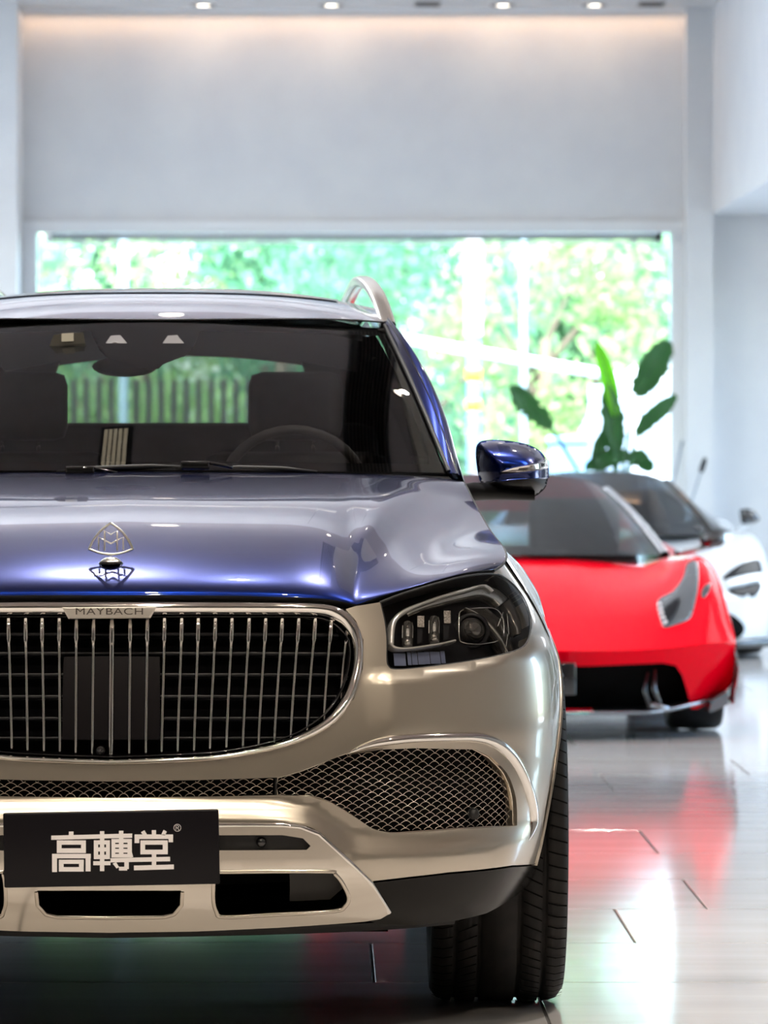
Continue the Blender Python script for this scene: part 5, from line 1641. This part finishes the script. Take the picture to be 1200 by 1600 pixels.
pk = MB(); pk.v = []; pk.box(-.028, .028, -.03, -.005, .05, 2.16)
pm = pk.build('picket', M['black_matt'], fe); pm.location.x = -L_/2+.05
for i in range(1, int(L_/.118)):
    c = pm.copy(); c.location.x = -L_/2+.05+i*.118; COL.objects.link(c); c.parent = fe
# concrete post with orange bands
p0 = atw(740, 0, 44.0)
po_ = empty('street_post', (p0[0], 44.0, -.22)); tag(po_, 'white-sleeved post outside with two orange bands low down', 'post')
zs = [float(atw(0, y, 44)[2])+.22 for y in (525, 595, 577, 641, 625)]
m = MB(); m.lathe([(0, 0), (.065, 0), (.065, zs[0]), (0, zs[0])], 'z', (0, 0, 0), 16); m.build('lower_shaft', pmat('blue_grey_shaft', (.09, .12, .20), .6), po_)
m = MB(); m.lathe([(.082, zs[0]), (.082, 6.0), (0, 6.0)], 'z', (0, 0, 0), 16); m.build('upper_sleeve', pmat('white_sleeve', (.50, .46, .42), .7), po_)
om = pmat('orange_band', (.75, .22, .01), .6)
for a_, b_ in ((zs[1], zs[2]), (zs[3], zs[4])):
    m = MB(); m.lathe([(.067, a_), (.075, a_), (.075, b_), (.067, b_)], 'z', (0, 0, 0), 16); m.build('orange_band', om, po_)
# boom barrier
a_, b_ = atw(628, 529, 42.0), atw(1010, 596, 42.0)
bb = empty('boom_barrier', (b_[0], 42.0, -.22)); tag(bb, 'white slanting barrier arm outside above the door mirror', 'barrier')
d_ = a_-np.array([b_[0], 42.0, -.22])
m = MB(); m.tube([d_, b_-np.array([b_[0], 42.0, -.22])], .042, 4); m.build('barrier_arm', pmat('white_barrier', (.9, .9, .9), .5), bb)
m = MB(); m.box(-.15, .15, -.12, .22, 0, b_[2]+.35, .02); m.build('barrier_cabinet', pmat('barrier_grey', (.7, .7, .72), .5), bb)
# thin pale posts
for px_, w, lb in ((193, .045, 'pale blue post outside near the left end of the window'), (818, .03, 'thin pale post outside right of the orange-banded post')):
    p = atw(px_, 0, 43.0); e = empty('slim_post', (p[0], 43.0, -.22)); tag(e, lb, 'post')
    m = MB(); m.lathe([(0, 0), (w, 0), (w*.9, 5.5), (0, 5.5)], 'z', (0, 0, 0), 12); m.build('shaft', pmat('pale_blue_post', (.30, .40, .44), .6), e)
    m = MB(); m.lathe([(0, 0), (w*2.2, 0), (w*2.2, .03), (w, .08)], 'z', (0, 0, 0), 12); m.build('base_flange', M['lamp_grey'], e)
# white van
vx0, vx1 = atw(800, 0, 40.0)[0], atw(1130, 0, 40.0)[0]
van = empty('white_van', ((vx0+vx1)/2, 40.0, -.22)); tag(van, 'white van parked outside behind the broad-leaved plant', 'van')
hw_ = (vx1-vx0)/2; zt = float(atw(0, 572, 40)[2])+.22
prof = [(-hw_, .35), (-hw_, .95), (-hw_+.10, 1.15), (-hw_+.45, 1.25), (-hw_+.85, zt-.08), (-hw_+1.15, zt), (hw_-.1, zt), (hw_, zt-.12), (hw_, .35)]
m = MB(); n = len(prof); f1 = [(x, -.85, z) for x, z in prof]; f2 = [(x, .85, z) for x, z in prof]
m.add(f1+f2, [tuple(range(n)), tuple(range(n, 2*n))[::-1]]+[(i, i+n, (i+1) % n+n, (i+1) % n) for i in range(n)])
m.build('van_body', pmat('white_van_paint', (.88, .9, .92), .35, 0, .8), van, fix=True)
for xa, xb in ((-hw_+.62, -hw_+.98), (-hw_+1.05, hw_-.15)):
    m = MB(); m.box(xa, xb, -.86, -.845, 1.32, zt-.18, .006); m.build('van_window', pmat('van_glass', (.45, .52, .6), .1), van)
for x in (-hw_+.45, hw_-.45):
    m = MB(); m.lathe([(0, -.1), (.22, -.1), (.32, -.08), (.32, .08), (.22, .1), (0, .1)], 'y', (x, -.78, .32), 24); m.build('van_wheel', M['rubber'], van)
p = atw(890, 0, 38.5); bn = empty('storage_bin', (p[0], 38.5, -.22)); tag(bn, 'blue storage bin outside, low above the white roof of the supercar', 'bin')
zt = float(atw(0, 682, 38.5)[2])+.22
m = MB(); m.box(-.16, .16, -.14, .14, 0, zt-.06, .02); m.build('bin_body', pmat('blue_bin', (.25, .42, .75), .5), bn)
m = MB(); m.box(-.18, .18, -.16, .16, zt-.06, zt, .015); m.build('bin_lid', pmat('blue_bin_lid', (.3, .48, .8), .5), bn)
# ================================================================== ceiling lamps
WARM = (1.0, .88, .72)
def downlight(x, y, watt, label, group, ang=70, aim=None, col=WARM, r=.035):
    e = empty('ceiling_downlight', (x, y, CEIL))
    tag(e, label, 'ceiling light', group)
    mb = MB(); mb.lathe([(.060, -.002), (.085, -.012), (.092, -.010), (.095, .0)], 'z', (0, 0, 0), 24); mb.build('trim_ring', pmat('lamp_ring', (.3, .3, .3), .4, .6) if 'ringm' not in M else M['ringm'], e)
    mb = MB(); mb.lathe([(0, -.001), (.060, -.001), (.060, -.003), (0, -.003)], 'z', (0, 0, 0), 20); mb.build('lamp_face', M['lampface'], e)
    l = bpy.data.lights.new('downlight_lamp', 'SPOT'); l.energy = watt; l.color = col; l.spot_size = R(ang); l.spot_blend = .6; l.shadow_soft_size = r
    o = bpy.data.objects.new('downlight_lamp', l); o.location = (0, 0, -.06); o.parent = e; COL.objects.link(o)
    if aim is not None:
        d = Vector(aim)-Vector((x, y, CEIL-.06)); o.rotation_euler = d.to_track_quat('-Z', 'Y').to_euler()
    return e
M['louver_glow'] = pmat('dim_warm_louver', (.8, .7, .5), .4, emis=(1.0, .85, .6), estr=1.0)
M['ringm'] = pmat('lamp_ring', (.3, .3, .3), .4, .6)
M['lampface'] = pmat('lamp_diffuser', (.9, .85, .75), .4, emis=WARM, estr=12)
for i, (x, y, w) in enumerate(((-.47, 8.4, 150), (.75, 8.4, 120), (-1.7, 8.4, 120), (-.47, 5.6, 150), (1.6, 5.6, 130), (-2.6, 5.6, 130))):
    downlight(x, y, w, 'warm recessed downlight in the %s row before the SUV, %s' % (('nearer', 'farther')[i//3], ('centre', 'driver side', 'passenger side')[i % 3]), 'downlights before the SUV', 95, (x*.8, y+1.2, 0))
for i, (x, y) in enumerate(((-2.2, 2.6), (-.4, 3.4), (1.4, 2.6), (3.0, 4.2), (-3.6, 4.6))):
    downlight(x, y, 230, 'warm recessed downlight over the open floor before the cars, %s' % ('one', 'two', 'three', 'four', 'five')[i], 'downlights over the front floor', 110, (x, y+.3, 0))
NTH = ('first', 'second', 'third', 'fourth', 'fifth', 'sixth')
for i, (x, y, w) in enumerate(((1.9, 11.0, 260), (2.6, 13.6, 260), (1.2, 15.2, 210))):
    downlight(x, y, w, '%s recessed downlight over the bare floor beside the SUV' % NTH[i], 'downlights beside the SUV', 100, (x, y, 0), (1.0, .93, .86))
for i, x in enumerate((-.6, .9, 2.2)):
    downlight(x, 17.6, 210, '%s recessed downlight over the nose of the red sports car' % NTH[i], 'downlights over the red car', 80, (.6+.5*(x-.6), 20.9, .5), (1.0, .92, .84))
for i, px_ in enumerate((318, 518, 785, 928)):
    downlight(atw(px_, 0, 34.7)[0], 34.62, 1.5, '%s small downlight from the left along the top of the back wall' % NTH[i], 'downlights along the back wall', 165, None, (1.0, .66, .42))
for i, (x, y, w) in enumerate(((-.74, 12.95, 230), (.72, 13.0, 180), (-1.75, 12.6, 100), (-.05, 12.4, 80))):  # the last two are added to widen the blue glow on the hood
    downlight(x, y, w, 'recessed downlight above the SUV %s' % ('cabin centre', 'cabin, over the driver side', 'cabin, passenger side, added for the hood glow', 'hood, added for its blue glow')[i], 'downlights above the SUV', 90, (x, y-2.4, 1.0), (1.0, .95, .9), .02)
lv = empty('louver_light', (-.74, 13.55, CEIL)); tag(lv, 'narrow warm ceiling light of parallel louvers, mirrored low in the windshield', 'ceiling light')
for k in range(5): MB().box(-.07+k*.028, -.05+k*.028, -.30, .02, -.006, -.001).build('light_strip', M['louver_glow'], lv)
MB().box(-.09, .09, -.33, .05, -.001, 0).build('louver_frame', M['black_matt'], lv)
# warm cove strip along the top of the back wall
cv = empty('cove_strip', (0, 34.9, CEIL-.03)); tag(cv, 'thin warm light strip along the top edge of the back wall', 'ceiling light')
MB().box(WX0-.1, WX1, -.02, .02, 0, .03).build('strip_channel', M['frame_white'], cv)
l = bpy.data.lights.new('strip_lamp', 'AREA'); l.shape = 'RECTANGLE'; l.size = 5.0; l.size_y = .03; l.energy = 6; l.color = (1.0, .62, .36)
o = bpy.data.objects.new('strip_lamp', l); o.location = (.2, 0, -.005); o.parent = cv; COL.objects.link(o)
# square dark vents in the strip of ceiling seen above the back wall
for i, px_ in enumerate((668, 1018)):
    x = atw(px_, 0, 34.5)[0]; e = empty('ceiling_vent', (x, 34.5, CEIL)); tag(e, 'dark square ceiling vent above the %s of the back wall' % ('middle', 'right end')[i], 'vent')
    MB().box(-.10, .10, -.14, .14, -.012, 0, .002).build('vent_frame', M['ringm'], e)
    for k in range(5): MB().box(-.085, .085, -.115+k*.05, -.085+k*.05, -.016, -.011).build('vent_slat', M['black_matt'], e)
# cool white fill panels, added out of view to brighten back wall and recess
def fill_panel(x, y, z, w, sx, sy, label, group):
    e = empty('fill_panel_light', (x, y, z)); tag(e, label, 'ceiling light', group)
    m = MB()
    for q in ((-sx/2-.03, sx/2+.03, -sy/2-.03, -sy/2), (-sx/2-.03, sx/2+.03, sy/2, sy/2+.03), (-sx/2-.03, -sx/2, -sy/2, sy/2), (sx/2, sx/2+.03, -sy/2, sy/2)): m.box(*q, -.025, 0)
    m.build('fill_panel_frame', M['frame_white'], e)
    l = bpy.data.lights.new('fill_panel_lamp', 'AREA'); l.shape = 'RECTANGLE'; l.size = sx; l.size_y = sy; l.energy = w; l.color = (.88, .95, 1.0)
    o = bpy.data.objects.new('fill_panel_lamp', l); o.location = (0, 0, -.02); o.parent = e; COL.objects.link(o)
k = 0
for y in (21.0, 25.0, 29.0):
    for x in (-5.2, -3.4):
        fill_panel(x, y, CEIL, 75, 1.5, 2.4, 'added cool white fill panel, row %s from the SUV, %s across' % (('one', 'two', 'three')[k//2], ('outer', 'inner')[k % 2]), 'added fill panels over the rear of the showroom'); k += 1
for i, y in enumerate((21.0, 25.3, 29.6)):
    fill_panel(4.6, y, ZB, (50, 60, 120)[i], 2.4, 2.4, 'added cool white fill panel under the right bulkhead, %s from the front' % NTH[i], 'added fill panels under the bulkhead')

# made-up suspended uplights, added out of view to brighten the white ceiling
for i, y in enumerate((18.2, 21.6, 25.2)):
    e = empty('fill_uplight', (-1.9, y, 3.92)); tag(e, 'added long slim fill uplight over the showroom, %s from the SUV' % NTH[i], 'fill light', 'added fill uplights')
    MB().box(-2.6, 2.6, -.04, .04, -.03, .03, .008).build('fill_uplight_body', M['frame_white'], e)
    for x in (-2.3, 2.3):
        m = MB(); m.tube([(x, 0, .03), (x, 0, CEIL-3.92)], .003, 5); m.build('hanging_wire', M['lamp_grey'], e)
    l = bpy.data.lights.new('fill_uplight_lamp', 'AREA'); l.shape = 'RECTANGLE'; l.size = 5.1; l.size_y = .06; l.energy = 60; l.color = (.92, .95, 1.0)
    o = bpy.data.objects.new('fill_uplight_lamp', l); o.location = (0, 0, .034); o.rotation_euler = (math.pi, 0, 0); o.parent = e; COL.objects.link(o)
